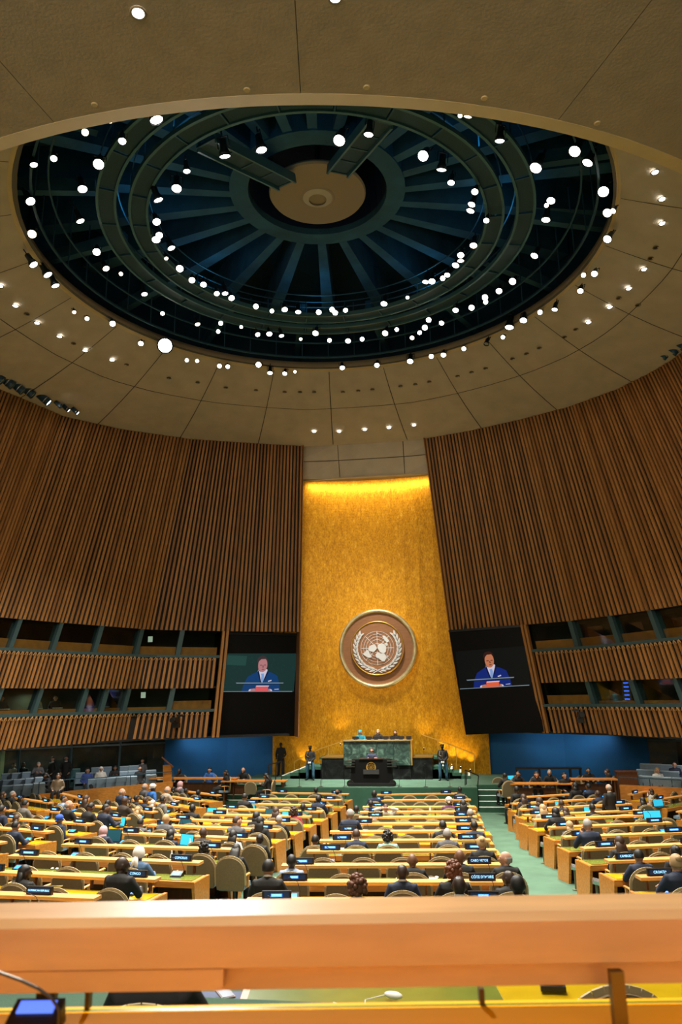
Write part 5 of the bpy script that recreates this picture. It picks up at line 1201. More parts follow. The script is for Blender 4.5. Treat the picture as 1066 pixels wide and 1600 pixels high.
px_ = X_at(581, 1177, Yp+.75); pz_ = Z_at(581, 1172.5, Yp+.75)
sp = .96
person(Vector((px_, Yp+.78, pz_-1.64*sp)), R(180), 'podium', 'short', 'n', 'l', 'navy', 'man in navy suit and light tie speaking at the black podium', 'people on the stage', min(1.02, sp), collar=True)
MB().box((px_, Yp+1.0, DZ-.07), (.1, .1, .1)) if False else None
# guards
for (x, yf, yt, nm) in ((485, 1219, 1164, 'left of the podium'), (693.5, 1219.5, 1162, 'right of the podium')):
    P = at_z(x, yf, DZ); top_z = at_y(x, yt, P.y).z; s = (top_z-DZ)/1.80
    g_ = person(Vector((P.x, P.y, DZ)), R(180), 'guard', 'cap', 'k', 'd', 'black', 'uniformed guard in black tunic and blue trousers standing %s' % nm, 'people on the stage', s, tr=bluetr)
    gl = MB(); gl.ell((.045, .245, .90), (.05, .045, .06), 10, 6); gl.ell((-.045, .245, .90), (.05, .045, .06), 10, 6); gl.build('white_gloves', HAIRC['w'], g_, True)
    MB().tube([(.14, .13, 1.44), (.17, .16, 1.25), (.06, .17, 1.20)], .012, 6).build('gold_cord', goldm, g_)
    bt = MB()
    for k in range(4): bt.ell((0, .155+.004*k, 1.34-.09*k), (.013, .01, .013), 8, 5)
    bt.build('brass_buttons', goldm, g_); MB().lathe([(.089, .055), (.09, .055), (.09, .075), (.089, .075)], 18).build('cap_band', goldm, g_).matrix_local = POSES['guard']['head']
P = at_z(439, 1213, DZ); P.z = DZ
person(P, R(172), 'relaxed', 'short', 'k', 'd', 'black', 'man in black suit standing by the blue wall left of the stage', 'people on the stage', (Z_at(439, 1160, P.y)-DZ)/1.76)
# presidium
for (x, y, st, hc, sk, top, nm) in ((563, 1143.5, 'scarf', 'm', 't', 'teal', 'woman in teal headscarf, left seat behind the marble rostrum'), (591, 1142.5, 'bun', 'y', 'l', 'black', 'woman with fair hair, middle seat behind the marble rostrum'), (618, 1144, 'short', 'k', 't', 'black', 'man with black hair, right seat behind the marble rostrum')):
    Y = Yb+1.75; hp = at_y(x, y, Y); base = Vector((hp.x, Y+.13, hp.z-1.245))
    person(base, R(180), 'desk', st, hc, sk, top, nm, 'presiding officers')
    o = empty('presidium_chair', base+Vector((0, .08, .02)), R(180)); link('backrest', CH[0], o).scale = (.9, 1, .9); link('seat', CH[2], o); link('pedestal', CH[4], o)
    tag(o, 'chair of the %s' % nm.split(',')[0]+' behind the rostrum', 'chair')
MB_ = struct(MB().box((ros.location.x, Yb+2.1, (DZ+zt*.33)/1.0), (6.2, 1.9, .1)).build('floor_platform', carpetd)); MB_.location.z = 0
MB_.location.z = at_y(591, 1142.5, Yb+1.75).z-1.245-.05-(DZ+zt*.33)
for i, x in enumerate((556, 577, 588, 603, 614, 627, 639)):
    P = at_y(x, 1157, Yb+.55); o = empty('monitor', (P.x, Yb+.5, DZ+zt+.01), 0)
    MB().box((0, 0, .10), (.33 if i != 6 else .26, .04, .13)).build('screen', black, o); MB().box((0, .05, .02), (.2, .16, .03)).build('foot', black, o)
    tag(o, 'low black monitor on the marble rostrum counter, %s from the left' % ordn(i), 'monitor', 'monitors on the rostrum')
# footlights along the gold wall
for i, (x, y) in enumerate(((474, 1202), (531, 1163), (662, 1170), (691, 1186), (706, 1196), (720, 1199), (735, 1203))):
    Yf = gold_y(0)-.75; P = at_y(x, y, Yf-.3); o = empty('footlight', (P.x, min(Yf, gold_y(P.x)-.35), max(DZ, P.z-.08)))
    MB().lathe([(.03, 0), (.035, .02), (.03, .10), (.02, .10)], 12).build('housing', lampb, o); MB().lathe([(.001, .105), (.018, .105)], 12).build('lens', lensw, o)
    tag(o, 'small footlight at the foot of the gold wall, %s from the left' % ordn(i), 'footlight', 'footlights of the gold wall')
    l = bpy.data.lights.new('footlight_beam', 'SPOT'); l.energy = 150; l.color = (1, .74, .3); l.spot_size = R(75); l.spot_blend = .8; l.shadow_soft_size = .05
    lo = bpy.data.objects.new('footlight_beam', l); COL.objects.link(lo); lo.location = o.location+Vector((0, 0, .14)); lo.rotation_euler = (R(168), 0, 0)
# gilded handrail lines against the wall and posts on the stage
for sx, pts in ((-1, [(460, 1212), (460, 1190), (500, 1170), (536, 1158)]), (1, [(742, 1207), (741, 1178), (700, 1162), (660, 1148)])):
    o = empty('gilt_handrail'); Yh = 41.6
    b = MB(); prev = None
    for x, y in pts:
        p = at_y(x, y, Yh)
        if prev is not None: b.bar(prev, p, .05)
        prev = p
    b.build('rail', goldm, o)
    for t in (.35, .7): 
        p = at_y(*pts[1], Yh).lerp(at_y(*pts[3], Yh), t); MB().bar((p.x, p.y, DZ), p, .035).build('baluster', goldm, o)
    tag(o, 'gilt stair handrail against the gold wall, %s of the rostrum' % ('left' if sx < 0 else 'right'), 'handrail', 'gilt stair handrails')
for i, x in enumerate((461, 496, 534, 622, 664, 703)):
    P = at_z(x, 1233, DZ); P.z = DZ; P.y = 36.05; o = empty('microphone_stand', P); MB().lathe([(.1, 0), (.1, .015), (.01, .02), (.01, .95)], 10).build('stand', black, o); MB().tube([(0, 0, .93), (.0, -.04, 1.0)], .015, 8).build('microphone_head', black, o)
    tag(o, 'thin black stand at the stage edge, %s from the left' % ordn(i), 'stand', 'thin stands along the stage edge')
for nm, pts in (('left of the stage', [((418, 1238), (420, 1195)), ((430, 1230), (432, 1192)), ((440, 1228), (440, 1190))]), ('right of the stage', [((727, 1227), (727, 1203)), ((746, 1236), (748, 1212)), ((729, 1226), (729, 1204))])):
    o = empty('black_handrail'); tops = []
    for k, (a, c) in enumerate(pts):
        p = at_y(*a, 36.3+.1*k); q = at_y(*c, 36.3+.1*k); p.z = max(.6, p.z); MB().bar(p, q, .045).build('post', black, o); tops.append(q)
    for a, c in zip(tops, tops[1:]): MB().bar(a, c, .045).build('rail', black, o)
    tag(o, 'black steel stair handrail %s' % nm, 'handrail', 'black handrails beside the stage')

# ------------------------------------------------------------------ staff tables beside the stage
def table(px, py, Y, w, dep, label, rz=0, h=.78):
    P = at_y(px, py, Y); o = empty('staff_table', (P.x, Y, 0), rz)
    MB().box((0, 0, P.z-.03), (w, dep, .05)).build('table_top', wood, o); hh = P.z-.05
    for a in (-1, 1): MB().box((a*(w/2-.12), 0, hh/2), (.06, dep*.7, hh)).build('leg', woodd, o)
    MB().box((0, dep*.35, hh*.6), (w-.3, .03, hh*.5)).build('modesty_panel', woodd, o)
    tag(o, label, 'table', 'staff tables beside the stage'); return o, P
def seated_at(px, py, Y, ang, pose, st, hc, sk, top, label, mir=False, seat=True, floor=None):
    hd = POSES[pose]['head'].translation
    if floor is not None: Y = min(39.6, at_z(px, py, floor+hd.z).y)
    hp = at_y(px, py, Y)
    off = Matrix.Rotation(ang, 3, 'Z') @ Vector((hd.x, hd.y, 0)); b_ = Vector((hp.x, Y, hp.z-hd.z))-Vector((off.x, off.y, 0))
    person(b_, ang, pose, st, hc, sk, top, label, 'people beside the stage', 1.0, mir); return b_
PLZ = .38
struct(MB().box((-9.9, 38.1, PLZ/2), (6.2, 6.6, PLZ)).build('floor_left_platform', carpet)); struct(MB().box((10.6, 38.1, PLZ/2), (6.4, 6.6, PLZ)).build('floor_right_platform', carpet))
RIS = []
def riser(b_, w=1.0):
    pass
table(303, 1215, 36.6, 4.3, .7, 'long staff table with laptop by the blue wall, far left')
table(398, 1219, 36.2, 3.0, .8, 'staff table with black monitors left of the stage')
table(842, 1223, 34.9, 2.9, .7, 'low staff table right of the stage')
table(927, 1216, 35.4, 1.9, .7, 'raised staff table with laptop by the blue wall, right')
for (x, y, Y, ang, pose, st, hc, sk, top, nm) in (
  (327.6, 1203.5, 37.2, 180, 'desk', 'long', 'k', 'l', 'brightblue', 'woman with black hair in bright blue top at staff table'), (353, 1208, 36.5, 120, 'lap', 'long', 'k', 'b', 'black', 'woman with long black hair beside the staff table'),
  (380, 1203.5, 37.0, 180, 'desk', '', 'k', 'l', 'black', 'bald man behind black monitors at staff table'), (415.5, 1213, 36.2, 90, 'down', 'long', 'k', 't', 'black', 'woman in black and white bending at the staff table'),
  (280, 1205, 37.4, 180, 'desk', 'short', 'k', 'd', 'black', 'man in black by the blue wall behind staff table'), (838.5, 1210.5, 37.2, 180, 'desk', 'bob', 'n', 'l', 'black', 'woman behind the low staff table'),
  (858.8, 1207.5, 37.2, 170, 'desk', 'short', 'g', 'l', 'black', 'grey-haired man behind the low staff table'), (810, 1209.5, 36.6, 200, 'deskturn', 'short', 'k', 't', 'black', 'man at laptop right of the stage'),
  (788.7, 1212.5, 36.0, 30, 'desk', 'short', 'k', 'b', 'black', 'man in black suit leaning at the table right of stage'), (919.6, 1204.5, 36.9, 180, 'desk', 'short', 'k', 't', 'black', 'man behind laptop at raised staff table'),
  (949, 1206, 36.1, 60, 'desk', 'short', 'n', 'l', 'black', 'man in black on the right end of raised staff table'), (882, 1212, 36.4, 200, 'lap', 'bob', 'k', 'l', 'black', 'woman with black hair seated before the blue wall')):
    b_ = seated_at(x, y, Y, R(ang), pose, st, hc, sk, top, nm, floor=PLZ)
    o = chair(b_-Matrix.Rotation(R(ang), 3, 'Z') @ Vector((0, .03, 0)), R(ang), 'beige chair under the '+nm, 'chairs of the staff tables')
for i, (x, y, Y, a) in enumerate(((392, 1233, 35.0, 0), (363, 1228, 35.2, 8), (807, 1222, 34.9, -5), (778, 1226, 34.9, 12), (838, 1224, 35.0, 0), (906, 1216, 35.6, 25), (965, 1216, 35.8, -60))):
    P = at_z(x, y-11, PLZ+.86); P = at_y(x, y-11, 38.6) if P.y > 38.6 else P; o = chair(Vector((P.x, P.y, PLZ)), R(a), 'tall pale beige staff chair seen from behind, %s from the left' % ordn([x for x, *_ in sorted(((392,), (363,), (807,), (778,), (838,), (906,), (965,)))].index(x)), 'staff chairs', .84)
# monitors / laptops
def laptop(P, ang, w, h, m_, label, open_=R(-12)):
    o = empty('laptop', P, ang); MB().box((0, -.02, .01), (w, h*.9, .018)).build('keyboard', black, o)
    e = MB().box((0, 0, h/2), (w, .012, h)).build('lid', black, o); e.location = (0, .42*h, .015); e.rotation_euler = (open_, 0, 0)
    d = MB().box((0, -.008, h/2), (w*.93, .004, h*.9)).build('lit_screen', m_, o); d.location = (0, .42*h, .015); d.rotation_euler = (open_, 0, 0)
    tag(o, label, 'laptop', 'laptops and tablets'); return o
darkscr = mat('teal_dark_screen', (.01, .07, .10), .3, emit=.5)
for (x, y, w, h, m_, nm) in ((293, 1311, .40, .27, cyanlit, 'large laptop with bright blue screen beside a water bottle'), (186, 1305, .5, .30, darkscr, 'dark blue laptop beside the pink headscarf'), (275, 1289, .36, .24, darkscr, 'teal laptop in the left centre block'),
  (314, 1271, .36, .24, cyanlit, 'bright laptop in the left centre block near the far left aisle'), (378, 1297, .26, .24, darkscr, 'teal laptop before the young man in dark shirt'), (401, 1258, .26, .20, cyanlit, 'bright blue tablet near the stage'),
  (411, 1272, .28, .26, darkscr, 'dark teal laptop before the woman with bob'), (443, 1271, .26, .18, cyanlit, 'blue tablet before the wavy brown hair'), (421, 1296, .22, .28, cyanlit, 'bright tablet before the woman in black coat'),
  (1060, 1286, .55, .34, cyanlit, 'large bright blue laptop at the right frame edge'), (1040, 1252, .5, .25, cyanlit, 'blue laptop at the far right block'), (800, 1216, .3, .2, cyanlit, 'blue laptop on the staff table right of stage'), (252, 1274, .2, .26, cyanlit, 'small blue tablet in the left block'), (860, 1253, .24, .22, cyanlit, 'blue tablet in the right block'), (905, 1261, .34, .2, cyanlit, 'light blue booklet screen in the right block')):
    P = at_h(x, y, DESK_Z+.16) if y > 1220 else at_z(x, y, DESK_Z+.16); best = min(rows, key=lambda r: abs((P-r[2]).dot(Vector((-r[3].y, r[3].x, 0)))+.3)+max(0, -(P-r[2]).dot(r[3]), (P-r[2]).dot(r[3])-r[5])*3)
    if y < 1220: Z = at_y(x, y, 36.4).z-.1; laptop(Vector((at_y(x, y, 36.4).x, 36.4, Z)), R(20), w, h, m_, nm); continue
    d_ = (P-best[2]).dot(best[4]); P = P-best[4]*(d_+.34); P.z = best[2].z+DESK_Z+.014
    laptop(P, math.atan2(best[3].y, best[3].x)+R(prng.uniform(-12, 12)), w, h, m_, nm)
def small_on_desk(px, py):
    P = at_h(px, py, DESK_Z+.03); best = min(rows, key=lambda r: abs((P-r[2]).dot(r[4])+.35)+max(0, -(P-r[2]).dot(r[3]), (P-r[2]).dot(r[3])-r[5])*3)
    d_ = (P-best[2]).dot(best[4]); P = P-best[4]*(d_-max(-.55, min(-.15, d_))); P.z = best[2].z+DESK_Z+.014; return P, math.atan2(best[3].y, best[3].x)
bott = MB().lathe([(.03, 0), (.033, .01), (.033, .13), (.014, .18), (.013, .20)], 12).mesh('bottle_body', mat('clear_plastic', (.75, .8, .8), .15, spec=.6), True); bcap = MB().lathe([(.015, .198), (.015, .215), (.001, .217)], 12).mesh('cap', mat('white_cap', (.8, .8, .8), .5)); blab = MB().lathe([(.034, .04), (.034, .09)], 12, cap=False).mesh('bottle_wrap', mat('blue_bottle_wrap', (.02, .12, .25), .5))
for i, (x, y) in enumerate(((240, 1326), (286, 1327), (247, 1352), (533, 1301), (580, 1287), (355, 1275), (384, 1264), (672, 1268), (862, 1258), (994, 1275), (729, 1388), (1013, 1247))):
    P, a = small_on_desk(x, y); o = empty('water_bottle', P, a); o.scale = (1.1,)*3; link('bottle_body', bott, o); link('cap', bcap, o); link('bottle_wrap', blab, o); tag(o, 'small clear water bottle standing on a desk, %s from the left' % ordn(sorted([240, 286, 247, 533, 580, 355, 384, 672, 862, 994, 729, 1013]).index(x)), 'bottle', 'water bottles on the desks')
mouse = MB().ell((0, 0, .014), (.028, .05, .016), 12, 8).mesh('shell', paper, True); wheel = MB().box((0, .02, .03), (.006, .016, .006)).mesh('wheel', black)
ML = [(99, 1352), (107, 1352), (11, 1350), (538, 1362), (546, 1362), (680, 1362), (679, 1340), (536, 1322), (672, 1323), (591, 1322)]
for i, (x, y) in enumerate(ML):
    P, a = small_on_desk(x, y); o = empty('earpiece', P, a+R(20)); o.scale = (1.2,)*3; link('shell', mouse, o); link('wheel', wheel, o); tag(o, 'white oval earpiece lying on a desk pad, %s from the left' % ordn(sorted(ML).index((x, y))), 'earpiece', 'white earpieces on the desk pads')
PL = [(82, 1384, .42, .30), (140, 1331, .3, .25), (734, 1340, .3, .25), (630, 1363, .25, .2), (672, 1368, .2, .25), (1035, 1294, .35, .25), (950, 1295, .2, .2), (745, 1358, .3, .2), (180, 1297, .35, .22), (700, 1345, .2, .2), (985, 1352, .3, .25), (640, 1345, .2, .2)]
for i, (x, y, w, h) in enumerate(PL):
    P, a = small_on_desk(x, y); o = MB().box((0, 0, .004), (w, h, .006)).box((.01, .01, .009), (w*.95, h*.95, .004), rz=.08).build('paper_sheets', paper if i != 0 and i != 1 else mat('yellow_paper' if i == 0 else 'green_paper', (.75, .6, .12) if i == 0 else (.12, .5, .2), .7)); o.location = P; o.rotation_euler = (0, 0, a+R(prng.uniform(-25, 25)))
    tag(o, '%s paper sheets on a desk pad, %s from the left' % ('yellow' if i == 0 else 'green' if i == 1 else 'white', ordn(sorted(PL).index((x, y, w, h)))), 'papers', 'papers on the desks')
# hand units clipped at desk ends beside the aisles
LS = [(372, 1357, -1), (395, 1345, -1), (932, 1375, 1), (898, 1353, 1), (849, 1318, 1)]
for i, (x, y, s) in enumerate(LS):
    P = at_h(x, y, .50); P = Vector((P.x, P.y, fz(P.y))); o = empty('aisle_reader', P); MB().lathe([(.09, 0), (.09, .02), (.03, .03), (.03, .42)], 12).build('stem', mat('olive_grey_post', lin((96, 104, 82)), .5), o); MB().box((0, 0, 0), (.15, .10, .08), mtx=Matrix.Translation((0, 0, .47))@Matrix.Rotation(.5, 4, 'X')@Matrix.Rotation(.3, 4, 'Y')).build('head', chrome, o)
    tag(o, 'chrome-headed post beside an aisle desk end, %s from the left' % ordn(sorted(LS).index((x, y, s))), 'post', 'chrome-headed posts at desk ends')

# ------------------------------------------------------------------ public seats at both sides
def pub(px, py, Y, ang, label, group):
    top_ = at_y(px, py, Y); o = empty('public_seat', (top_.x, Y, top_.z-.86), ang)
    b = MB().hexa([(-.24, .10, .36), (.24, .10, .36), (.25, .22, .36), (-.25, .22, .36), (-.23, .20, .86), (.23, .20, .86), (.24, .30, .84), (-.24, .30, .84)]); b.build('backrest', seatf, o)
    MB().box((0, .19, .83), (.47, .14, .09)).build('head_roll', mat('pale_blue_seat_head', lin((170, 188, 198)), .8), o)
    MB().box((0, -.05, .42), (.48, .46, .12)).build('seat_cushion', seatf, o); MB().box((0, -.26, .24), (.46, .05, .40)).build('front_panel', seatd, o)
    for s in (-1, 1): MB().box((s*.27, .0, .32), (.05, .5, .62)).build('arm_panel', seatd, o)
    MB().box((0, .05, .12), (.5, .4, .24)).build('base', seatd, o)
    tag(o, label, 'seat', group); return o
LPUB = [('front', 36.0, [(144, 1216.6), (159, 1215.5), (174, 1214.5), (189, 1213), (205, 1212.5), (235, 1210)]), ('middle', 36.9, [(126, 1207), (147.5, 1207), (194, 1205), (207, 1204), (235, 1203)]), ('back', 37.8, [(117, 1201), (150, 1199), (166, 1198), (194, 1197), (208, 1196)]),
        ('front', 33.0, [(11, 1227), (28, 1226), (44, 1225), (60, 1223)]), ('middle', 33.7, [(-3, 1219), (12, 1218), (29, 1217), (47, 1215.5), (62, 1214)]), ('back', 34.4, [(10, 1208.5), (26, 1207.5), (42, 1206)])]
for q, (rn, Y, lst) in enumerate(LPUB):
    g = 'nearer left' if q > 2 else 'left'; an = R(180+(32 if q < 3 else 40))
    for i, (x, y) in enumerate(lst): pub(x, y, Y-(x-lst[0][0])*-.006, an, 'blue-grey public seat, %s from the left in the %s row, %s stand' % (ordn(i), rn, g), 'blue-grey public seats')
for rn, Y, lst in (('front', 36.4, [(996.6, 1211), (1010.6, 1212), (1026, 1213), (1042, 1214), (1062, 1215)]), ('middle', 37.2, [(1006, 1202), (1020, 1202.5), (1038.6, 1204), (1054, 1205)]), ('back', 38.0, [(1011, 1193), (1027, 1193.5), (1043, 1194.5), (1060, 1195.5)])):
    for i, (x, y) in enumerate(lst): pub(x, y, Y-(x-1000)*.012, R(180-28), 'blue-grey public seat, %s from the left in the %s row, right stand' % (ordn(i), rn), 'blue-grey public seats')
# stepped stands below them
b = MB()
for q, (rn, Y, lst) in enumerate(LPUB):
    a, c = at_y(lst[0][0]-6, lst[0][1], Y), at_y(lst[-1][0]+6, lst[-1][1], Y); z = min(a.z, c.z)-.88
    b.bar((a.x-.3, Y+.1, z/2), (c.x+.3, Y+.1, z/2), 1.25, z)
struct(b.build('floor_left_stand', carpetd))
b = MB()
for Y, z in ((36.4, .40), (37.2, .6), (38.0, .8)): b.bar((12.2, Y+.2, z/2), (18, Y-.6, z/2), 1.1, z)
struct(b.build('floor_right_stand', carpetd))
# timber fronts
def front(name, pts, label):
    o = empty(name); 
    for k, ((xa, ya), (xb, yb_), Ya, Yb2, h) in enumerate(pts):
        A = at_y(xa, ya, Ya); B = at_y(xb, yb_, Yb2); MB().hexa([(A.x, A.y, 0), (B.x, B.y, 0), (B.x, B.y+.06, 0), (A.x, A.y+.06, 0), A, B, B+Vector((0, .06, 0)), A+Vector((0, .06, 0))]).build('timber_panel', wood, o)
        for t in (0., .5, 1.):
            p = A.lerp(B, t); MB().bar(p, p+Vector((0, 0, h)), .03).build('rail_post', steel, o)
        MB().bar(A+Vector((0, 0, h)), B+Vector((0, 0, h)), .035).build('rail', steel, o)
    tag(o, label, 'parapet')
front('timber_parapet', [((136, 1233), (270, 1221), 35.0, 36.0, .45), ((60, 1241), (136, 1233), 33.0, 34.6, .5)], 'low orange timber parapet with rail below the left public seats')
front('timber_parapet', [((968, 1226), (1066, 1231), 35.2, 34.8, .3)], 'low orange timber parapet below the right public seats')
o = empty('timber_cabinet', (at_y(978, 1205, 36.3).x, 36.3, 0)); h_ = at_y(978, 1206, 36.3).z; MB().box((0, 0, h_/2), (.85, .5, h_)).build('body', woodd, o); MB().box((0, -.01, h_+.02), (.9, .55, .04)).build('top', woodd, o); tag(o, 'red-brown timber cabinet left of the right public seats', 'cabinet')
o = empty('lectern', (at_y(264, 1215, 36.2).x, 36.2, 0)); zt_ = at_y(258, 1195, 36.2).z; MB().bar((0, 0, 0), (-.1, 0, zt_), .10, .4).build('body', wood, o); MB().bar((-.35, -.1, zt_+.35), (.15, .1, zt_-.1), .5, .04).build('reading_board', woodd, o); tag(o, 'tilted wooden lectern against the blue wall on the left', 'lectern')
fr = empty('black_metal_frame', (at_y(858, 1220, 38.6).x, 38.6, 0)); hh = at_y(858, 1200, 38.6).z; MB().box((0, 0, hh), (3.0, .5, .07)).build('shelf', black, fr)
for s in (-1.45, -.4, 1.0, 1.45): MB().box((s, 0, hh/2), (.07, .45, hh)).build('leg', black, fr)
tag(fr, 'black metal frame table before the right blue wall', 'frame')
for (x, y, Y, ang, pose, st, hc, sk, top, nm, mir) in (
  (60, 1195, 34.6, 215, 'down', 'short', 'g', 'l', 'grey', 'grey-haired man in grey suit reading on the left stand', 0), (137, 1204, 36.0, 215, 'lap', 'bob', 'k', 't', 'floral', 'woman in dark blue dress on the left stand', 0), (158, 1202, 36.7, 210, 'lap', 'scarf', 'w', 't', 'white', 'person in white headscarf and shirt on the left stand', 0),
  (180, 1200, 37.2, 205, 'down', 'short', 'k', 'b', 'black', 'man in black bending on the left stand', 0), (219, 1201, 36.8, 210, 'lap', 'short', 'k', 't', 'black', 'young man in dark suit and tie on the left stand', 0), (71, 1212, 33.6, 150, 'down', 'long', 'k', 'b', 'black', 'woman in black leaning over behind the left desks', 0),
  (91, 1213, 33.3, 200, 'lap', 'bob', 'n', 'l', 'beige', 'woman with brown hair in cream near the left parapet', 0), (1027.7, 1204, 36.2, 190, 'lap', 'long', 'y', 'l', 'white', 'woman with blond hair in white suit on the right stand', 0), (1054, 1195, 36.6, 170, 'lap', 'short', 'k', 'l', 'navy', 'man in dark suit and tie on the right stand', 0)):
    seated_at(x, y, Y, R(ang), pose, st, hc, sk, top, nm, bool(mir))
def standing_at(px, py, Y, ang, pose, st, hc, sk, top, label, sc=None, floor=0):
    hp = at_y(px, py, Y); s = (hp.z-floor)/1.64 if sc is None else sc; person(Vector((hp.x, Y, hp.z-1.64*s)), ang, pose, st, hc, sk, top, label, 'people standing in the hall', s, collar=True)
for (x, y, Y, ang, pose, st, hc, sk, top, nm) in ((83, 1186, 36.6, 160, 'relaxed', 'bob', 'k', 't', 'black', 'woman in black standing at the glass wall'), (103.6, 1185, 36.9, 200, 'relaxed', 'short', 'k', 't', 'black', 'man in black standing at the glass wall'), (223, 1189, 38.6, 170, 'relaxed', 'short', 'k', 't', 'grey', 'man in grey shirt standing behind the left seats'),
   (22, 1196, 36.0, 180, 'relaxed', 'bob', 'n', 'l', 'beige', 'woman with bob standing far left behind the low wall'), (37, 1195, 36.2, 190, 'relaxed', 'long', 'k', 'b', 'black', 'woman with long hair standing far left behind the low wall')):
    standing_at(x, y, Y, R(ang), pose, st, hc, sk, top, nm, 1.0)
hp = at_h(952, 1231, 1.66); standing_at(952, 1231, hp.y, R(35), 'lean', 'balding', 'g', 'l', 'black', 'bald man with lanyard in dark suit standing in the right block', 1.0)

# ------------------------------------------------------------------ cameras hung on the lower bands
for side, px, py in ((-1, 274, 1124), (1, 913, 1120)):
    s = find_s(side, px, py, 4.0); P = spt(side, s, 4.0, -.45); o = empty('broadcast_camera', P, R(180)); o.scale = (1, 1, 1)
    MB().box((0, .05, 0), (.24, .55, .26)).build('camera_body', black, o); MB().lathe([(.10, 0), (.11, .2), (.12, .3), (.1, .3)], 14, mtx=Matrix.Rotation(R(-90), 3, 'X'), c=(0, .3, 0)).build('camera_lens', black, o)
    MB().box((0, -.05, -.26), (.3, .3, .22)).box((0, -.35, -.1), (.08, .5, .1)).build('pan_head', black, o); MB().box((.2*side, .05, .2), (.3, .12, .1)).build('bracket', black, o)
    tag(o, 'black remote camera mounted on the lowest %s slatted band' % ('left' if side < 0 else 'right'), 'camera', 'remote cameras on the bands')
# papers / lit card in booths
for side, px, py, z, nm in ((-1, 236, 997, 7.95, 'upper left booth'), (-1, 226, 1084, 5.2, 'lower left booth')):
    s = find_s(side, px, py, z); P = spt(side, s, z, .35); o = MB().box((0, 0, 0), (.24, .02, .28)).build('notice', mat('lit_notice_card', (.8, .85, .75), .6, emit=.35)); o.location = P
    tag(o, 'small pale notice in the window of the %s' % nm, 'notice')
for i, (px, py) in enumerate(((20, 1102), (70, 1100), (100, 1096), (174, 1100))):
    s = find_s(-1, px, py, 4.9); P = spt(-1, s, 4.9, 1.0); ang = R(215); hd = POSES['lap']['head'].translation
    person(Vector((P.x, P.y, 4.9-hd.z+.2)), ang, 'lap', ('short', 'bob', 'short', 'bob')[i], ('k', 'n', 'k', 'n')[i], 'l', ('grey', 'white', 'black', 'grey')[i], 'interpreter behind the lower left booth glass, %s from the left' % ordn(i), 'interpreters')
    Pd = spt(-1, s, 4.65, .55); o = empty('booth_papers', Pd, ang); MB().box((0, 0, .02), (.4, .3, .03)).build('sheets', paper, o); tag(o, 'papers on the sill of the lower left booth, %s from the left' % ordn(i), 'papers', 'papers in the booths')
s = find_s(1, 965, 1088, 5.0); P = spt(1, s, 5.0, .8); o = empty('equipment_rack', P, R(160)); MB().box((0, 0, 0), (.4, .3, 1.0)).build('cabinet', black, o)
for k in range(5): MB().box((0, .16, .4-.18*k), (.22, .02, .06)).build('blue_indicator', mat('blue_indicator_light', (.03, .12, .9), .4, emit=2.0), o)
tag(o, 'equipment rack with blue lights behind the lower right booth glass', 'rack')

# ------------------------------------------------------------------ foreground: gallery desk in front of the camera
GF = 3.3     # gallery floor under the photographer
def fg(py, D): return at_y(533, py, D)
cyg, syg = math.cos(YAW), math.sin(YAW)
def fray(px, py, d, z=None):
    """point on the ray at perpendicular distance d along the view azimuth"""
    r = ray(px, py); az = Vector((-syg, cyg, 0)); return EYE+r*(d/r.dot(az))
FX, FY = Vector((cyg, syg, 0)), Vector((-syg, cyg, 0))
fgd = empty('gallery_desk', (EYE.x, EYE.y, GF)); fgd.rotation_euler = (0, 0, YAW); tag(fgd, 'blurred pale wooden gallery desk with thick ledge across the foreground', 'desk')
L2 = lambda p: Matrix.Rotation(-YAW, 3, 'Z') @ (p-Vector((EYE.x, EYE.y, GF)))
dB = 2.2
zt1 = L2(fray(533, 1431, dB)).z; zb1 = L2(fray(533, 1510, dB)).z; zb2 = L2(fray(533, 1543, dB+.06)).z
z_top = zt1; r = ray(533, 1403); sl = r.z/r.dot(FY); dfar = (z_top+GF-EYE.z)/sl
fgwood = mat('gallery_ledge_wood', lin((192, 150, 104)), .34, var=.14, vscale=2.2, stretch=(1, 7, 7), coat=.4)
fb = MB(); prof = [(dB, zb1), (dB, zt1-.02), (dB+.02, zt1), (dfar, z_top), (dfar, zb1)]
fb.prism(prof, (-2.6, 0, 0), (0, 1, 0), (0, 0, 1), (5.2, 0, 0)); fb.build('ledge', fgwood, fgd)
MB().box((0, dB+.08, (zb1+zb2)/2), (5.2, .05, zb1-zb2)).build('lower_rail', fgwood, fgd)
MB().box((-1.0, dB+.03, zb1-.03), (1.35, .04, .05)).build('rail_lip', fgwood, fgd)
zp = 1.6-.845+.0
zp = (L2(fray(533, 1573, 2.37))).z
d1 = 2.385; d2 = 2.369; d3 = 2.350
MB().box((0, (d1+.02+1.2)/2, zp-.035), (5.2, d1+.02-1.2, .05)).build('desktop', wood, fgd)
MB().box((0, (d1+d2)/2, zp+.0), (5.2, d1-d2, .008)).build('far_edge_trim', mat('yellow_edge_trim', lin((250, 180, 20)), .6, spec=.15), fgd)
MB().box((0, (d2+d3)/2, zp), (5.2, d2-d3-.002, .008)).build('green_inlay', padm, fgd)
MB().box((0, (d3+1.5)/2, zp+.0), (5.2, d3-1.5, .008)).build('near_panel', mat('orange_lacquered_wood', lin((255, 170, 4)), .75, spec=.08), fgd)
brass = mat('dark_brass_post', lin((104, 84, 30)), .4, metal=.6)
for px, w, d, zl_ in ((965, .034, dB-.02, zp+.01), (752, .014, dB+.16, zp+.01), (139, .012, dB+.18, zp-.05), (74, .05, dB+.12, zp-.02)):
    p = L2(fray(px, 1550, d)); top = L2(fray(px, 1516 if px == 965 else 1543, d)).z
    MB().box((p.x, d, (top+zl_)/2), (w, .03, top-zl_)).build('post', brass, fgd)
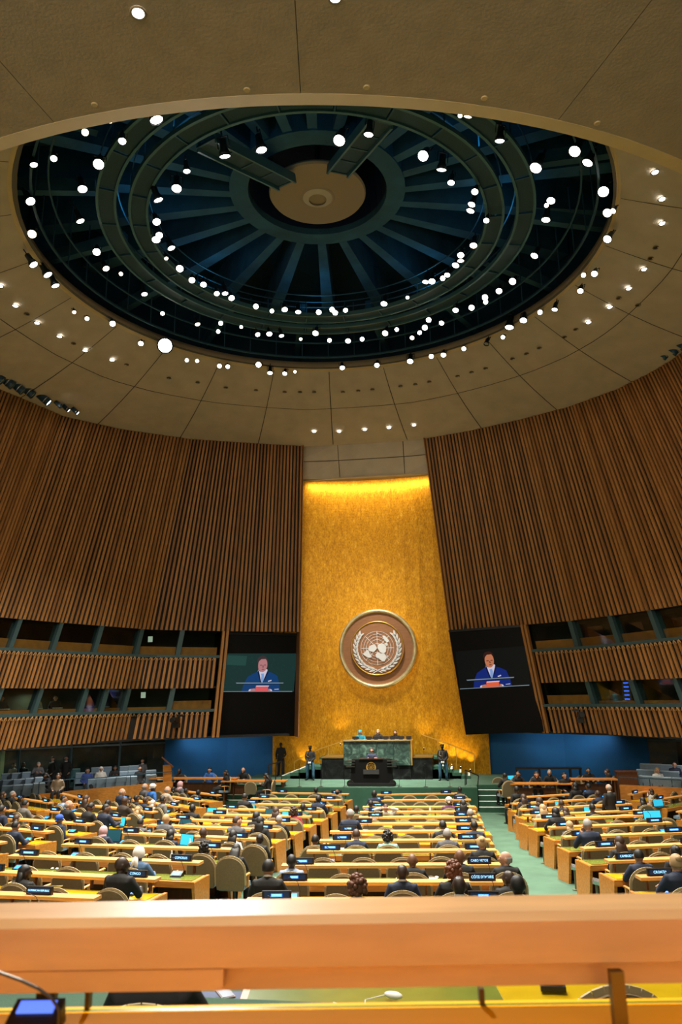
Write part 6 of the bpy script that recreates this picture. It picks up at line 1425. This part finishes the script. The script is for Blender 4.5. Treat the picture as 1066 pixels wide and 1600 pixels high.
for s in (-1, 1): MB().box((s*2.6, 1.9, .4), (.06, 1.0, .8)).build('side_panel', wood, fgd)
MB().box((0, dB+.3, .35), (5.2, .04, .7)).build('modesty_panel', woodd, fgd)
# console with lit display and gooseneck
pc = L2(fray(52, 1588, 2.0)); cn = empty('microphone_console', fray(52, 1588, 2.22), YAW)
cn.location.z = GF+zp+.01; cn.scale = (.85, .85, .85)
MB().hexa([(-.08, -.06, 0), (.08, -.06, 0), (.08, .06, 0), (-.08, .06, 0), (-.075, -.04, .02), (.075, -.04, .02), (.075, .06, .065), (-.075, .06, .065)]).build('console_body', black, cn)
MB().hexa([(-.056, .005, .042), (.056, .005, .042), (.056, .045, .061), (-.056, .045, .061), (-.056, .003, .046), (.056, .003, .046), (.056, .043, .065), (-.056, .043, .065)]).build('console_display', mat('violet_blue_display', (.10, .20, .9), .4, emit=1.3), cn)
gp = [fray(x, y, 2.12)-cn.location for x, y in ((103, 1592), (100, 1572), (86, 1550), (60, 1532), (30, 1518), (-20, 1500), (-60, 1492))]
gp = [Matrix.Rotation(-YAW, 3, 'Z') @ g for g in gp]; gp[0].z = .0
MB().tube(gp, .005, 8).build('gooseneck', black, cn); tag(cn, 'microphone console with violet display and gooseneck at the bottom left corner', 'microphone')
# next tier below: floor, desk, chair, person, phone
tier = -1.92   # desk top of the next tier relative to the eye
T0 = EYE.z+tier-.75
gt = struct(MB().box((0, 7.2, T0-.15), (30, 4.8, .3)).build('floor_gallery_tier', carpet))
dd = 4.95
nd = empty('gallery_desk', (EYE.x, EYE.y, T0), YAW); L3 = lambda p: Matrix.Rotation(-YAW, 3, 'Z') @ (p-nd.location)
a = L3(fray(380, 1550, dd+.8)); x0 = a.x
MB().box((x0+3.0, 5.72, .75), (6.0, 1.0, .04)).build('desktop', wood, nd); MB().box((x0+3.0, 5.72, .775), (5.9, .85, .012)).build('desk_pad', padm, nd)
MB().box((x0+3.8, 5.72, .783), (4.2, .85, .008)).build('painted_sheen_pad', padsheen, nd)  # gold reflection painted over part of the green pad
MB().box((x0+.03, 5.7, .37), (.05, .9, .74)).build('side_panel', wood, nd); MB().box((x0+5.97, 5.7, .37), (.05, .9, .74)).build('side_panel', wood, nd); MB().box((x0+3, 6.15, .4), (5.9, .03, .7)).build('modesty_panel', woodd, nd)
tag(nd, 'green topped desk with painted gold reflection on the tier below the foreground ledge', 'desk')
cp = fray(956, 1538, 4.75); chair(Vector((cp.x, cp.y, cp.z-1.04)), YAW+R(6), 'dark beige chair back seen under the foreground ledge, right', 'gallery chairs', 1.0)
pp = fray(247, 1540, 4.5); hd = POSES['desk']['head'].translation
person(Vector((pp.x, pp.y-.15, pp.z-1.06)), YAW, 'desk', 'long', 'y', 'l', 'black', 'person in black with fair hair seated just below the foreground ledge', 'people on the gallery', 1.0)
chair(Vector((pp.x, pp.y-.18, pp.z-1.06)), YAW, 'beige chair of the person in black below the foreground ledge', 'gallery chairs')
ph = fray(352, 1553, 5.3); ph.z = EYE.z+tier+.02
hp_ = at_z(352, 1553, EYE.z+tier+.03)
st_ = empty('side_table', Vector((hp_.x, hp_.y, T0)), YAW); MB().box((.02, 0, .73), (.42, .3, .03)).build('table_top', mat('navy_folder_top', (.01, .03, .12), .6), st_); MB().box((0, 0, .36), (.05, .05, .72)).build('leg', black, st_); MB().box((0, 0, .01), (.3, .3, .02)).build('foot', black, st_); tag(st_, 'small side table with a blue cover below the foreground ledge', 'table')
p_ = empty('smartphone', hp_+Vector((0, 0, -.005)), YAW+R(25)); MB().box((0, 0, .005), (.09, .17, .01)).build('case', mat('phone_case_brown', (.25, .16, .12), .5), p_); MB().box((0, 0, .011), (.075, .15, .004)).build('glass_face', black, p_); tag(p_, 'smartphone lying on the blue covered side table', 'phone')
mp_ = at_z(615, 1560, EYE.z+tier+.05); o = empty('computer_mouse', mp_, YAW+R(60)); link('shell', mouse, o).scale = (1.3,)*3; link('wheel', wheel, o)
MB().tube([(0, .06, .01), (-.12, .14, .005), (-.3, .05, .005), (-.25, .3, .005)], .004, 6).build('cable', paper, o); tag(o, 'white computer mouse with cable on the green desk pad below the ledge', 'mouse')
kp = at_z(864, 1546, EYE.z+tier+.05); o = MB().box((0, 0, .02), (.16, .12, .03)).box((0, 0, .04), (.12, .08, .01)).build('desk_socket', black); o.location = kp; tag(o, 'small black desk socket on the pad painted with gold reflection below the ledge', 'socket')
